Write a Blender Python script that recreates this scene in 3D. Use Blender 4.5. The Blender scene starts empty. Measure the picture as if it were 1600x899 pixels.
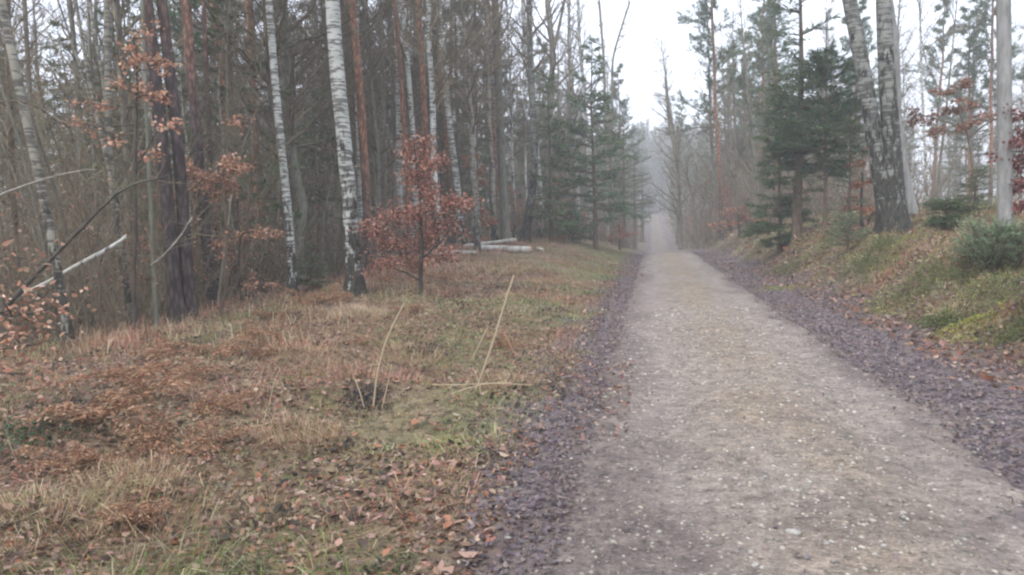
import bpy, math, random
import numpy as np
from mathutils import Vector, Matrix

C = bpy.context.scene.collection
S = bpy.context.scene
R = math.radians
rng = np.random.default_rng(7)
random.seed(7)

# ------------------------------------------------------------------ camera
F = 1200.0                      # focal length in pixels of the 1600 px wide picture
EYE = 1.55
ROLL = R(1.6)
VPX, VPY = 1018.0, 352.0        # where the road's direction meets eye level
_vx, _vy = VPX - 800.0, 449.5 - VPY
_ux = _vx * math.cos(ROLL) + _vy * math.sin(ROLL)
_uy = -_vx * math.sin(ROLL) + _vy * math.cos(ROLL)
PITCH = math.atan2(_uy, F)
YAW = math.atan2(_ux, F * math.cos(PITCH) + _uy * math.sin(PITCH))
cam_rot = Matrix.Rotation(YAW, 3, 'Z') @ Matrix.Rotation(math.pi / 2 - PITCH, 3, 'X') @ Matrix.Rotation(-ROLL, 3, 'Z')
cam_d = bpy.data.cameras.new('camera')
cam = bpy.data.objects.new('camera', cam_d)
C.objects.link(cam)
cam.matrix_world = Matrix.Translation((0, 0, EYE)) @ cam_rot.to_4x4()
cam_d.sensor_width = 36.0
cam_d.lens = 36.0 * F / 1600.0
cam_d.clip_start = 0.05
cam_d.clip_end = 3000
S.camera = cam
CR = np.array(cam_rot)
CP = np.array([0, 0, EYE])

# ------------------------------------------------------------------ world, sun, exposure
SUN_EL, SUN_AZ = R(58), R(205)   # azimuth from +Y towards +X
w = bpy.data.worlds.new('World'); S.world = w; w.use_nodes = True
nt = w.node_tree; nt.nodes.clear()
sky = nt.nodes.new('ShaderNodeTexSky'); sky.sky_type = 'NISHITA'; sky.sun_disc = False
sky.sun_elevation = SUN_EL; sky.sun_rotation = SUN_AZ
sky.air_density = 1.0; sky.dust_density = 4.0; sky.ozone_density = 1.0
hs = nt.nodes.new('ShaderNodeHueSaturation'); hs.inputs['Saturation'].default_value = 0.30
mixw = nt.nodes.new('ShaderNodeMixRGB'); mixw.inputs['Fac'].default_value = 0.72
mixw.inputs['Color2'].default_value = (6.4, 7.05, 8.5, 1)     # even cloud cover
bg = nt.nodes.new('ShaderNodeBackground'); bg.inputs['Strength'].default_value = 0.142
wo = nt.nodes.new('ShaderNodeOutputWorld')
nt.links.new(sky.outputs['Color'], hs.inputs['Color'])
nt.links.new(hs.outputs['Color'], mixw.inputs['Color1'])
nt.links.new(mixw.outputs['Color'], bg.inputs['Color'])
nt.links.new(bg.outputs['Background'], wo.inputs['Surface'])

sun_d = bpy.data.lights.new('sun', 'SUN'); sun = bpy.data.objects.new('sun', sun_d); C.objects.link(sun)
sun_d.energy = 1.5; sun_d.angle = R(35); sun_d.color = (1.0, 0.97, 0.92)
sd = Vector((math.sin(SUN_AZ) * math.cos(SUN_EL), math.cos(SUN_AZ) * math.cos(SUN_EL), math.sin(SUN_EL)))
sun.rotation_euler = sd.to_track_quat('Z', 'Y').to_euler()

S.view_settings.view_transform = 'Standard'; S.view_settings.look = 'None'
S.view_settings.exposure = 0.93; S.view_settings.gamma = 1.0
S.render.engine = 'CYCLES'
S.cycles.max_bounces = 6; S.cycles.diffuse_bounces = 3; S.cycles.glossy_bounces = 1
S.cycles.transmission_bounces = 2; S.cycles.volume_bounces = 2; S.cycles.transparent_max_bounces = 4
S.cycles.use_denoising = True
S.cycles.filter_width = 2.3     # the photograph is soft all over
S.cycles.caustics_reflective = False; S.cycles.caustics_refractive = False

HAZE_DENSITY = 0.0026

# ------------------------------------------------------------------ materials
def nm(name):
    m = bpy.data.materials.new(name); m.use_nodes = True
    t = m.node_tree; t.nodes.clear()
    o = t.nodes.new('ShaderNodeOutputMaterial')
    b = t.nodes.new('ShaderNodeBsdfPrincipled')
    b.inputs['Roughness'].default_value = 0.85
    b.inputs['Specular IOR Level'].default_value = 0.25
    t.links.new(b.outputs[0], o.inputs['Surface'])
    return m, t, b, o

class N:
    """small node helper"""
    def __init__(s, t): s.t = t
    def new(s, k, **kw):
        n = s.t.nodes.new(k)
        for a, v in kw.items(): setattr(n, a, v)
        return n
    def link(s, a, b): s.t.links.new(a, b)
    def noise(s, vec, scale, detail=4, rough=0.6, out='Fac'):
        n = s.new('ShaderNodeTexNoise'); n.inputs['Scale'].default_value = scale
        n.inputs['Detail'].default_value = detail; n.inputs['Roughness'].default_value = rough
        if vec is not None: s.link(vec, n.inputs['Vector'])
        return n.outputs[out]
    def voro(s, vec, scale, out='Color', feat='F1'):
        n = s.new('ShaderNodeTexVoronoi'); n.feature = feat; n.inputs['Scale'].default_value = scale
        s.link(vec, n.inputs['Vector']); return n.outputs[out]
    def ramp(s, fac, stops, interp='LINEAR'):
        n = s.new('ShaderNodeValToRGB'); n.color_ramp.interpolation = interp
        e = n.color_ramp.elements
        while len(e) > 1: e.remove(e[-1])
        for i, (p, c) in enumerate(stops):
            if i == 0: x = e[0]; x.position = p
            else: x = e.new(p)
            if not isinstance(c, (tuple, list)): c = (c, c, c)
            x.color = (*c, 1)
        s.link(fac, n.inputs['Fac']); return n.outputs['Color']
    def mix(s, fac, a, b, mode='MIX'):
        n = s.new('ShaderNodeMixRGB'); n.blend_type = mode
        for i, v in ((0, fac), (1, a), (2, b)):
            if isinstance(v, (int, float)): n.inputs[i].default_value = v if i == 0 else (v, v, v, 1)
            elif isinstance(v, tuple): n.inputs[i].default_value = (*v, 1)
            else: s.link(v, n.inputs[i])
        return n.outputs[0]
    def math(s, op, a, b=0.0, clamp=False):
        n = s.new('ShaderNodeMath'); n.operation = op; n.use_clamp = clamp
        for i, v in ((0, a), (1, b)):
            if isinstance(v, (int, float)): n.inputs[i].default_value = v
            else: s.link(v, n.inputs[i])
        return n.outputs[0]
    def bump(s, h, strength, dist, b):
        n = s.new('ShaderNodeBump'); n.inputs['Strength'].default_value = strength
        n.inputs['Distance'].default_value = dist
        s.link(h, n.inputs['Height']); s.link(n.outputs[0], b.inputs['Normal'])
    def coord(s, scale=(1, 1, 1)):
        c = s.new('ShaderNodeTexCoord'); m = s.new('ShaderNodeMapping')
        m.inputs['Scale'].default_value = scale
        s.link(c.outputs['Object'], m.inputs['Vector']); return m.outputs[0], c
    def attr(s, name):
        n = s.new('ShaderNodeAttribute'); n.attribute_name = name; return n
    def sep(s, c):
        n = s.new('ShaderNodeSeparateXYZ'); s.link(c, n.inputs[0]); return n.outputs
    def rand(s):
        return s.new('ShaderNodeObjectInfo').outputs['Random']

def leaf_material(name, trans=0.3, rough=0.7):
    m, t, b, o = nm(name); n = N(t)
    a = n.attr('tint').outputs['Color']
    n.link(a, b.inputs['Base Color']); b.inputs['Roughness'].default_value = rough
    if trans > 0:
        tr = n.new('ShaderNodeBsdfTranslucent'); n.link(a, tr.inputs['Color'])
        mx = n.new('ShaderNodeMixShader'); mx.inputs[0].default_value = trans
        n.link(b.outputs[0], mx.inputs[1]); n.link(tr.outputs[0], mx.inputs[2]); n.link(mx.outputs[0], o.inputs['Surface'])
    return m

def birch_material(name, white=(0.56, 0.56, 0.53), black_to=2.6, shade=1.0):
    m, t, b, o = nm(name); n = N(t)
    v, tc = n.coord((1, 1, 1)); vz, _ = n.coord((1.6, 1.6, 11)); vb, _ = n.coord((1, 1, 0.35))
    z = n.sep(tc.outputs['Object'])[2]
    base = n.ramp(n.noise(v, 3.5, 5), [(0.3, tuple(c * 0.62 * shade for c in (white[0] * .95, white[1], white[2] * .93))), (0.62, tuple(c * shade for c in white))])
    green = n.noise(v, 1.3, 3)
    base = n.mix(n.ramp(green, [(0.45, 0.0), (0.75, 0.5)]), base, (0.26 * shade, 0.28 * shade, 0.20 * shade))
    band = n.ramp(n.math('ADD', n.noise(vz, 1.9, 3, 0.6), n.math('MULTIPLY', n.math('SUBTRACT', n.noise(v, 2.1, 2), 0.5), 0.5)), [(0.49, 0.0), (0.57, 1.0)])
    col = n.mix(n.math('MULTIPLY', band, 0.8), base, (0.06, 0.052, 0.048))
    # black fissured base, breaking up with height
    fz = n.noise(vb, 9, 5, 0.65)
    zz = n.math('DIVIDE', z, black_to)
    k = n.math('ADD', n.math('SUBTRACT', fz, 0.5), n.math('SUBTRACT', 0.13, n.math('MULTIPLY', zz, 0.24)))
    k = n.math('MULTIPLY', k, 16, True)
    col = n.mix(k, col, n.ramp(n.noise(vb, 14, 3), [(0.35, (0.022, 0.020, 0.018)), (0.7, (0.075, 0.072, 0.058))]))
    n.link(col, b.inputs['Base Color'])
    h = n.math('ADD', n.math('MULTIPLY', fz, n.math('ADD', k, 0.15)), n.math('MULTIPLY', band, -0.2))
    n.bump(h, 0.8, 0.04, b)
    return m

def pine_material(name, low, high, zl, zh):
    m, t, b, o = nm(name); n = N(t)
    v, tc = n.coord((1, 1, 0.3)); v1, _ = n.coord()
    z = n.sep(tc.outputs['Object'])[2]
    f = n.math('ADD', n.math('DIVIDE', n.math('SUBTRACT', z, zl), zh - zl), n.math('MULTIPLY', n.math('SUBTRACT', n.noise(v1, 1.2, 3), 0.5), 0.7), True)
    col = n.mix(f, low, high)
    pl = n.voro(v, 16, 'Distance')
    dk = n.ramp(pl, [(0.15, 1.0), (0.6, 0.35)])
    col = n.mix(1.0, col, dk, 'MULTIPLY')
    col = n.mix(n.ramp(n.noise(v1, 2.5, 4), [(0.5, 0.0), (0.8, 0.45)]), col, (0.17, 0.17, 0.13))
    n.link(col, b.inputs['Base Color'])
    n.bump(pl, -0.7, 0.03, b)
    return m

def bark_material(name, c1, c2, vert=0.25, scale=12):
    m, t, b, o = nm(name); n = N(t)
    v, tc = n.coord((1, 1, vert)); v1, _ = n.coord()
    f = n.noise(v, scale, 5, 0.65)
    col = n.ramp(f, [(0.32, c1), (0.68, c2)])
    col = n.mix(n.ramp(n.noise(v1, 1.7, 4), [(0.5, 0.0), (0.8, 0.5)]), col, (0.13, 0.145, 0.09))
    rr = n.ramp(n.rand(), [(0.0, 0.75), (1.0, 1.25)])
    col = n.mix(1.0, col, rr, 'MULTIPLY')
    n.link(col, b.inputs['Base Color'])
    n.bump(f, 0.7, 0.03, b)
    return m

M = {}
M['leaf'] = leaf_material('dry leaf')
M['needle'] = leaf_material('needles', 0.15)
M['grass'] = leaf_material('grass blade', 0.25)
M['birch'] = birch_material('birch bark')
M['birch_big'] = birch_material('old birch bark', (0.50, 0.50, 0.47), 3.4)
M['birch_dim'] = birch_material('weathered birch bark', (0.27, 0.25, 0.21), 2.6)
M['birch_dark'] = birch_material('fissured birch bark', (0.25, 0.255, 0.235), 6.5)
M['pine'] = pine_material('pine bark', (0.15, 0.115, 0.10), (0.40, 0.19, 0.11), 1.0, 4.5)
M['pine_dark'] = pine_material('dark pine bark', (0.10, 0.073, 0.07), (0.33, 0.18, 0.13), 4.5, 7.0)
M['pine_orange'] = pine_material('orange pine bark', (0.20, 0.13, 0.10), (0.46, 0.22, 0.13), 0.5, 3.0)
M['bark'] = bark_material('grey bark', (0.10, 0.088, 0.07), (0.25, 0.225, 0.18))
M['bark_green'] = bark_material('green grey bark', (0.10, 0.10, 0.075), (0.26, 0.255, 0.20))
M['bark_pale'] = bark_material('smooth pale grey bark', (0.17, 0.165, 0.155), (0.31, 0.305, 0.29))
M['bark_brown'] = bark_material('brown bark', (0.06, 0.042, 0.03), (0.17, 0.12, 0.085))
M['bark_dark'] = bark_material('dark bark', (0.03, 0.026, 0.022), (0.085, 0.072, 0.058))
M['twig'] = bark_material('twig bark', (0.09, 0.070, 0.045), (0.21, 0.17, 0.115), 1, 6)
M['twig_pale'] = bark_material('pale twig bark', (0.15, 0.13, 0.11), (0.34, 0.31, 0.27), 1, 9)

# ------------------------------------------------------------------ small maths
def _hash(ix, iy, seed):
    h = (ix.astype(np.int64) * 374761393 + iy.astype(np.int64) * 668265263 + seed * 974634777) & 0xFFFFFFFF
    h = ((h ^ (h >> 13)) * 1274126177) & 0xFFFFFFFF
    return ((h ^ (h >> 16)) & 0xFFFF) / 65535.0
def vnoise(x, y, seed=0):
    x = np.asarray(x, float); y = np.asarray(y, float)
    ix = np.floor(x); iy = np.floor(y); fx = x - ix; fy = y - iy
    fx = fx * fx * (3 - 2 * fx); fy = fy * fy * (3 - 2 * fy)
    ix = ix.astype(int); iy = iy.astype(int)
    a = _hash(ix, iy, seed); b = _hash(ix + 1, iy, seed); c = _hash(ix, iy + 1, seed); d = _hash(ix + 1, iy + 1, seed)
    return (a * (1 - fx) + b * fx) * (1 - fy) + (c * (1 - fx) + d * fx) * fy - 0.5
def fbm(x, y, seed=0, o=3):
    s = 0; a = 1
    for i in range(o):
        s = s + a * vnoise(np.asarray(x) * 2 ** i, np.asarray(y) * 2 ** i, seed + i); a *= 0.5
    return s
def sm(a, b, x):
    t = np.clip((np.asarray(x, float) - a) / (b - a), 0, 1); return t * t * (3 - 2 * t)

# ------------------------------------------------------------------ terrain
ROAD_L, ROAD_R = -0.55, 2.25
def road_z(y):
    return np.interp(y, [-80, 0, 30, 46, 60, 80, 105, 160, 260, 420], [0.0, 0, 0.02, 0.04, -0.35, -1.15, -0.75, 1.6, 7.5, 12.0])
_ys = np.linspace(-80, 420, 1001); _rz = road_z(_ys); _rz = np.convolve(np.pad(_rz, 10, mode='edge'), np.ones(21) / 21, 'valid')
def road_zs(y): return np.interp(y, _ys, _rz)
def bank(x, y):
    e = np.interp(y, [-80, 6, 16, 34, 60, 420], [3.7, 3.7, 3.6, 2.95, 3.3, 4.0]) + 0.35 * fbm(0 * np.asarray(x) + 3.1, np.asarray(y) * 0.35, 5)          # wandering foot of the bank
    hgt = np.interp(y, [-80, 0, 8, 15, 26, 44, 62, 95, 420], [1.1, 1.1, 1.25, 1.45, 1.5, 1.45, 1.1, .6, 0.4])
    b = hgt * (0.66 * sm(0, 2.1, x - e) + 0.34 * sm(1.6, 4.8, x - e))
    # little saddle where a trodden path climbs the bank
    b = b - 0.18 * np.exp(-((np.asarray(y) - 13.0 - (np.asarray(x) - 5) * 0.9) / 0.8) ** 2) * sm(0, 1.2, x - e) * (1 - sm(7, 10, x))
    return b, sm(0, 1.2, x - e)
def terr(x, y):
    x = np.asarray(x, float); y = np.asarray(y, float)
    z = road_zs(y)
    b, bm = bank(x, y)
    left = sm(0, 1.2, -1.0 - x)
    xs_ = x - 1.3 * (1 - sm(8, 17, y)) * sm(2.5, 5, -x)
    lz = np.interp(xs_, [-400, -40, -16, -11.5, -8.6, -6.0, -3.0, -1.0], [-0.2, -0.6, -0.75, -0.45, 0.12, 0.26, 0.12, 0.0])
    lz = lz * (0.25 + 0.75 * sm(2, 12, y)) + 0.62 * sm(14, 34, y) * (1 - sm(-4.5, -1.2, x)) * (1 - .7 * sm(60, 110, y))
    n1 = fbm(x * 0.9, y * 0.9, 11, 4); n2 = fbm(x * 0.22, y * 0.22, 31, 3); n3 = fbm(x * 3.1, y * 3.1, 51, 3)
    off = sm(2.7, 3.9, x) + left
    z = z + b + lz + off * (0.19 * n1 + 0.075 * n3 + 0.11 * fbm(x * 1.9 + 5, y * 1.9, 57, 2) * sm(1.6, 3, np.abs(x))) + bm * (0.50 * n1 + 0.20 * n3) + (sm(9, 16, np.abs(x))) * 0.35 * n2
    # shallow hollows for the track bed and wheel ruts in the leafy margins
    bed = sm(ROAD_L - 0.35, ROAD_L + 0.15, x) * (1 - sm(ROAD_R - 0.1, ROAD_R + 0.4, x))
    z = z - 0.05 * bed + (1 - bed) * (1 - np.clip(off, 0, 1)) * 0.03 * n3
    z = z + 0.05 * sm(-1.6, -1.1, x) * (1 - sm(-1.0, -0.5, x)) * 0.5
    return z
def T(x, y): return float(terr(np.array([x]), np.array([y]))[0])

def ray(px, py):
    d = CR @ np.array([(px - 800.0), (449.5 - py), -F]); return d / np.linalg.norm(d)
def at(px, py, Y):
    """world point seen at picture position (px,py) at distance Y down the road"""
    d = ray(px, py); return CP + d * (Y / d[1])
def hit(px, py):
    d = ray(px, py); t = 1.5
    while t < 500:
        p = CP + d * t
        if p[2] < T(p[0], p[1]): break
        t += 0.04 + t * 0.004
    return p[0], p[1], T(p[0], p[1])
def px_size(px, Y): return px * Y / F          # picture pixels -> metres at that distance

# ------------------------------------------------------------------ mesh helpers
def make_mesh(name, V, polys, mats, tint=None, smooth=False, mat_idx=None, zone=None):
    """polys: list of int arrays (n,k)"""
    me = bpy.data.meshes.new(name)
    V = np.asarray(V, np.float32)
    polys = [p for p in polys if len(p)]
    me.vertices.add(len(V)); me.vertices.foreach_set('co', V.ravel())
    li = np.concatenate([p.ravel() for p in polys]).astype(np.int32)
    tot = np.concatenate([np.full(len(p), p.shape[1], np.int32) for p in polys])
    st = np.concatenate([[0], np.cumsum(tot)[:-1]]).astype(np.int32)
    me.loops.add(len(li)); me.loops.foreach_set('vertex_index', li)
    me.polygons.add(len(tot)); me.polygons.foreach_set('loop_start', st)
    me.polygons.foreach_set('loop_total', tot)
    me.polygons.foreach_set('use_smooth', np.full(len(tot), bool(smooth)))
    for m in mats: me.materials.append(m)
    if mat_idx is not None: me.polygons.foreach_set('material_index', mat_idx.astype(np.int32))
    for nme, arr in (('tint', tint), ('zone', zone)):
        if arr is not None:
            a = me.attributes.new(nme, 'FLOAT_COLOR', 'POINT')
            c = np.ones((len(V), 4), np.float32); c[:, :3] = arr
            a.data.foreach_set('color', c.ravel())
    me.update(calc_edges=True)
    return me

def tubes(lines, sides=5, cap=False):
    VV = []; QQ = []; off = 0; TR = []
    ang = np.arange(sides) * 2 * np.pi / sides
    ca, sa = np.cos(ang), np.sin(ang)
    idx = np.arange(sides); nx = (idx + 1) % sides
    for pts, rad in lines:
        pts = np.asarray(pts, float); rad = np.asarray(rad, float); n = len(pts)
        t = np.gradient(pts, axis=0); t /= (np.linalg.norm(t, axis=1)[:, None] + 1e-9)
        m = t.mean(0); ref = np.array([1.0, 0, 0]) if abs(m[0]) < 0.75 * np.linalg.norm(m) else np.array([0, 0, 1.0])
        u = np.cross(t, ref); u /= (np.linalg.norm(u, axis=1)[:, None] + 1e-9); v = np.cross(t, u)
        if rad.ndim == 1: rr = rad[:, None] * np.ones(sides)[None]
        else: rr = rad
        ring = pts[:, None] + rr[..., None] * (ca[None, :, None] * u[:, None] + sa[None, :, None] * v[:, None])
        VV.append(ring.reshape(-1, 3))
        base = off + (np.arange(n - 1) * sides)[:, None]
        QQ.append(np.stack([base + idx, base + nx, base + sides + nx, base + sides + idx], -1).reshape(-1, 4))
        off += n * sides
        if cap:
            for e, rg in ((0, 0), (n - 1, (n - 1) * sides)):
                VV.append(pts[e][None]); o0 = off - n * sides if e == 0 else off - n * sides - 1
                s0 = o0 + rg; c = off
                tri = np.stack([s0 + idx, s0 + nx, np.full(sides, c)], -1)
                TR.append(tri if e else tri[:, ::-1]); off += 1
    if not VV: return np.zeros((0, 3)), np.zeros((0, 4), int), np.zeros((0, 3), int)
    return np.concatenate(VV), np.concatenate(QQ), (np.concatenate(TR) if TR else np.zeros((0, 3), int))

def nrm(v): return v / (np.linalg.norm(v, axis=-1, keepdims=True) + 1e-9)
def rdir(n, r=None):
    r = r or rng; v = r.normal(size=(n, 3)); return nrm(v)

def leaf_geo(pos, size, col, r, flat=0.0, aspect=0.6, simple=False, heading=None):
    """folded leaves: pos (n,3), size (n,), col (n,3)"""
    n = len(pos)
    a = rdir(n, r)
    if heading is not None: a = nrm(a * 0.6 + heading)
    if flat > 0: a[:, 2] *= (1 - flat); a = nrm(a)
    b = nrm(np.cross(a, rdir(n, r)))
    if flat > 0: b[:, 2] *= (1 - flat); b = nrm(b)
    c = np.cross(a, b)
    s = size[:, None]; w_ = s * aspect * 0.5 * r.uniform(0.7, 1.2, (n, 1)); f = s * r.uniform(0.02, 0.18, (n, 1))
    if simple:
        P = np.stack([pos, pos + a * s * .5 + b * w_ + c * f, pos + a * s, pos + a * s * .5 - b * w_ + c * f], 1)
        o = (np.arange(n) * 4)[:, None]
        q = [np.concatenate([o + np.array([[0, 1, 2]]), o + np.array([[0, 2, 3]])])]
        return P.reshape(-1, 3), q, np.repeat(col, 4, 0)
    P = np.stack([pos, pos + a * s * .3 + b * w_ + c * f, pos + a * s * .72 + b * w_ * .85 + c * f * 1.1, pos + a * s,
                  pos + a * s * .72 - b * w_ * .85 + c * f * 1.1, pos + a * s * .3 - b * w_ + c * f], 1)
    o = (np.arange(n) * 6)[:, None]
    q = [np.concatenate([o + np.array([[0, 1, 2, 3]]), o + np.array([[0, 3, 4, 5]])])]
    return P.reshape(-1, 3), q, np.repeat(col, 6, 0)

def needle_geo(pos, d, ln, wd, col, r):
    n = len(pos); d = nrm(d); s = nrm(np.cross(d, rdir(n, r)))
    P = np.stack([pos - s * wd[:, None] * .5, pos + s * wd[:, None] * .5, pos + d * ln[:, None] + s * wd[:, None] * .12], 1)
    o = (np.arange(n) * 3)[:, None]
    return P.reshape(-1, 3), [o + np.array([[0, 1, 2]])], np.repeat(col, 3, 0)

def blade_geo(pos, h, wd, lean, col, r, curl=1.0):
    """grass blades: pos (n,3) foot, h height, lean (n,2) horizontal reach"""
    n = len(pos)
    L = np.concatenate([lean, np.zeros((n, 1))], 1)
    th = r.uniform(0, 2 * np.pi, n); s = np.stack([np.cos(th), np.sin(th), 0 * th], 1) * wd[:, None] * .5
    up = np.zeros((n, 3)); up[:, 2] = h
    m = pos + up * .62 + L * .30; t = pos + up * (1.0 - 0.45 * np.clip(curl * np.linalg.norm(lean, axis=1, keepdims=True) / (h[:, None] + 1e-6), 0, 1.4)) + L
    P = np.stack([pos - s, pos + s, m + s * .75, m - s * .75, t], 1)
    o = (np.arange(n) * 5)[:, None]
    return P.reshape(-1, 3), [o + np.array([[0, 1, 2, 3]]), o + np.array([[3, 2, 4]])], np.repeat(col, 5, 0)

def pal(cols, n, r, var=0.25, p=None):
    cols = np.array(cols, float); c = cols[r.choice(len(cols), n, p=p)]
    return np.clip(c * r.uniform(1 - var, 1 + var, (n, 1)) * r.uniform(0.94, 1.06, (n, 3)), 0, 1)

class Geo:
    """gathers pieces of one mesh, possibly of several materials"""
    def __init__(s): s.V = []; s.P = []; s.Cc = []; s.mi = []; s.off = 0
    def add(s, V, polys, col=None, mi=0):
        if len(V) == 0: return
        s.V.append(V)
        for p in polys:
            if len(p): s.P.append((p + s.off, mi))
        s.Cc.append(np.ones((len(V), 3)) * 0.2 if col is None else col); s.off += len(V)
    def mesh(s, name, mats, smooth=False, origin=(0, 0, 0)):
        V = np.concatenate(s.V) - np.array(origin)
        P = sorted(s.P, key=lambda a: a[0].shape[1])
        polys = [p for p, _ in P]; mi = np.concatenate([np.full(len(p), k) for p, k in P])
        return make_mesh(name, V, polys, mats, np.concatenate(s.Cc), smooth, mi)

# ------------------------------------------------------------------ scene objects
def thing(name, label, cat, loc, group=None):
    o = bpy.data.objects.new(name, None); C.objects.link(o); o.location = loc
    o.empty_display_size = 0.2
    o['label'] = label; o['category'] = cat
    if group: o['group'] = group
    return o
def part(name, me, parent=None, kind=None):
    o = bpy.data.objects.new(name, me); C.objects.link(o)
    if parent is not None: o.parent = parent
    if kind: o['kind'] = kind
    return o
def tag(o, label, cat, group=None):
    o['label'] = label; o['category'] = cat
    if group: o['group'] = group
    return o
def kids(o): return [c for c in bpy.data.objects if c.parent == o]
def dup(root, children, loc, rz, sc, label, group, tilt=(0, 0)):
    r = root.copy(); C.objects.link(r); r.location = loc; r.rotation_euler = (tilt[0], tilt[1], rz); r.scale = sc
    r['label'] = label
    if group: r['group'] = group
    for ch in children:
        c = ch.copy(); C.objects.link(c); c.parent = r
    return r

# ================================================================== GROUND
def graded(a, b, lo, hi, step, growth):
    mid = list(np.arange(lo, hi + 1e-6, step)); out = mid[:]; s = step; x = hi
    while x < b: s *= growth; x += s; out.append(min(x, b))
    s = step; x = lo; pre = []
    while x > a: s *= growth; x -= s; pre.append(max(x, a))
    return np.array(pre[::-1] + out)

def sheet(xs, ys, zf):
    X, Y = np.meshgrid(xs, ys); Z = zf(X, Y)
    V = np.stack([X, Y, Z], -1).reshape(-1, 3); nx, ny = len(xs), len(ys)
    i = (np.arange(ny - 1)[:, None] * nx + np.arange(nx - 1)[None]).ravel()
    return V, np.stack([i, i + 1, i + nx + 1, i + nx], -1)

xs = graded(-330, 330, -9.0, 8.5, 0.10, 1.08)
ys = graded(-40, 400, 1.8, 11.0, 0.085, 1.02)
V, Q = sheet(xs, ys, terr)
x, y = V[:, 0], V[:, 1]
_, bm = bank(x, y)
nz = fbm(x * 0.8, y * 0.8, 77, 3); nzb = fbm(x * 2.6, y * 2.6, 91, 3)
margin = (y < 236) * sm(-1.25 + .3 * (1 - sm(3, 7, y)), -0.8 + .25 * (1 - sm(3, 7, y)), x + 0.9 * nz + .5 * nzb) * (1 - sm(3.0, 4.0, x + 0.9 * nz + .5 * nzb))
grassy = np.clip(sm(-3.2, -1.6, x + 1.4 * nz) * (.25 + .75 * sm(4, 9, y)) * (1 - margin) * (x < 1) * (0.8 + 1.6 * nzb) + bm * (0.55 + 1.5 * nz) * (x > 1) + 0.25 * (x < 0) * sm(0.0, 0.4, nz), 0, 1)
straw = np.clip((0.35 + 1.6 * fbm(x * .5, y * .5, 13, 3)) * (1 - margin), 0, 1)
ground_zone = np.stack([margin, grassy, straw], 1)

m, t, b, o = nm('woodland floor'); n = N(t)
v, tc = n.coord()
za = n.new('ShaderNodeSeparateColor'); n.link(n.attr('zone').outputs['Color'], za.inputs[0])
warp = n.mix(0.12, v, n.noise(v, 9, 3, out='Color'))
vor = n.new('ShaderNodeTexVoronoi'); vor.inputs['Scale'].default_value = 15; n.link(warp, vor.inputs['Vector'])
cellv = n.sep(vor.outputs['Color'])[0]
litter = n.ramp(cellv, [(0.0, (0.055, 0.036, 0.026)), (0.22, (0.12, 0.072, 0.048)), (0.42, (0.20, 0.10, 0.062)), (0.58, (0.17, 0.12, 0.082)), (0.78, (0.26, 0.175, 0.115)), (0.93, (0.31, 0.24, 0.16))])
big = n.noise(v, 1.1, 5, 0.65)
litter = n.mix(n.ramp(big, [(0.4, 0.0), (0.65, 0.6)]), litter, (0.085, 0.062, 0.048))
strawc = n.ramp(n.noise(v, 30, 4, 0.7), [(0.3, (0.13, 0.095, 0.055)), (0.7, (0.33, 0.26, 0.165))])
greenc = n.ramp(n.noise(v, 22, 4, 0.7), [(0.3, (0.06, 0.068, 0.03)), (0.55, (0.15, 0.155, 0.065)), (0.8, (0.26, 0.235, 0.11))])
mudc = n.ramp(n.sep(vor.outputs['Color'])[1], [(0.0, (0.065, 0.052, 0.055)), (0.45, (0.12, 0.098, 0.10)), (0.8, (0.175, 0.14, 0.135)), (1.0, (0.23, 0.17, 0.145))])
mudc = n.mix(n.ramp(n.noise(v, 2.5, 4), [(0.4, 0.0), (0.7, 0.45)]), mudc, (0.07, 0.058, 0.062))
litter = n.mix(n.ramp(n.noise(v, 0.8, 5, 0.7), [(0.52, 0.0), (0.62, 0.6)]), litter, (0.20, 0.085, 0.045))
col = n.mix(n.math('MULTIPLY', za.outputs[2], 0.55), litter, strawc)
col = n.mix(n.ramp(n.noise(v, 2.3, 6, 0.7), [(0.56, 0.0), (0.62, 0.7)]), col, (0.105, 0.115, 0.04))
col = n.mix(n.math('MULTIPLY', n.math('MULTIPLY', za.outputs[1], 0.85), n.ramp(n.noise(v, 4, 5, 0.7), [(0.38, 0.0), (0.56, 1.0)])), col, greenc)
gap_shade = n.ramp(n.noise(v, 13, 6, 0.75), [(0.38, 0.28), (0.52, 1.0)])  # shade in the recesses between leaves, put into the colour as noise
col = n.mix(1.0, col, gap_shade, 'MULTIPLY')
col = n.mix(za.outputs[0], col, mudc)
n.link(col, b.inputs['Base Color'])
hh = n.math('ADD', n.math('MULTIPLY', vor.outputs['Distance'], 0.9), n.noise(v, 28, 5, 0.7))
n.bump(hh, 0.9, 0.03, b)
M['ground'] = m
ground = part('ground', make_mesh('ground', V, [Q], [M['ground']], None, True, None, ground_zone)); ground['kind'] = 'structure'

# ---- gravel track
def road_top(x, y):
    base = road_zs(y) - 0.05; far = sm(36, 60, y); x = np.where(x > .85, .85 + (x - .85) * (1 + .55 * far), .85 + (x - .85) * (1 + .45 * far))
    wob = 0.34 * fbm(y * 0.6, 0 * y + 2, 61, 3) + 0.40 * fbm(x * 2.6, y * 2.6, 63, 4)
    l = sm(-0.28, 0.10, x - ROAD_L + wob); r_ = 1 - sm(-0.12, 0.30, x - ROAD_R + wob * 1.4)
    k = np.minimum(l, r_)
    crown = 0.035 * (1 - ((x - 0.85) / 1.6) ** 2)
    rut = -0.035 * (np.exp(-((x - 0.12) / 0.26) ** 2) + np.exp(-((x - 1.62) / 0.26) ** 2))
    return base - 0.10 + k * (0.145 + crown + rut) + 0.016 * fbm(x * 4, y * 4, 71, 3) + 0.02 * fbm(x * 1.0, y * .8, 75, 2)
xs = np.arange(-1.05, 2.96, 0.06)
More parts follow.
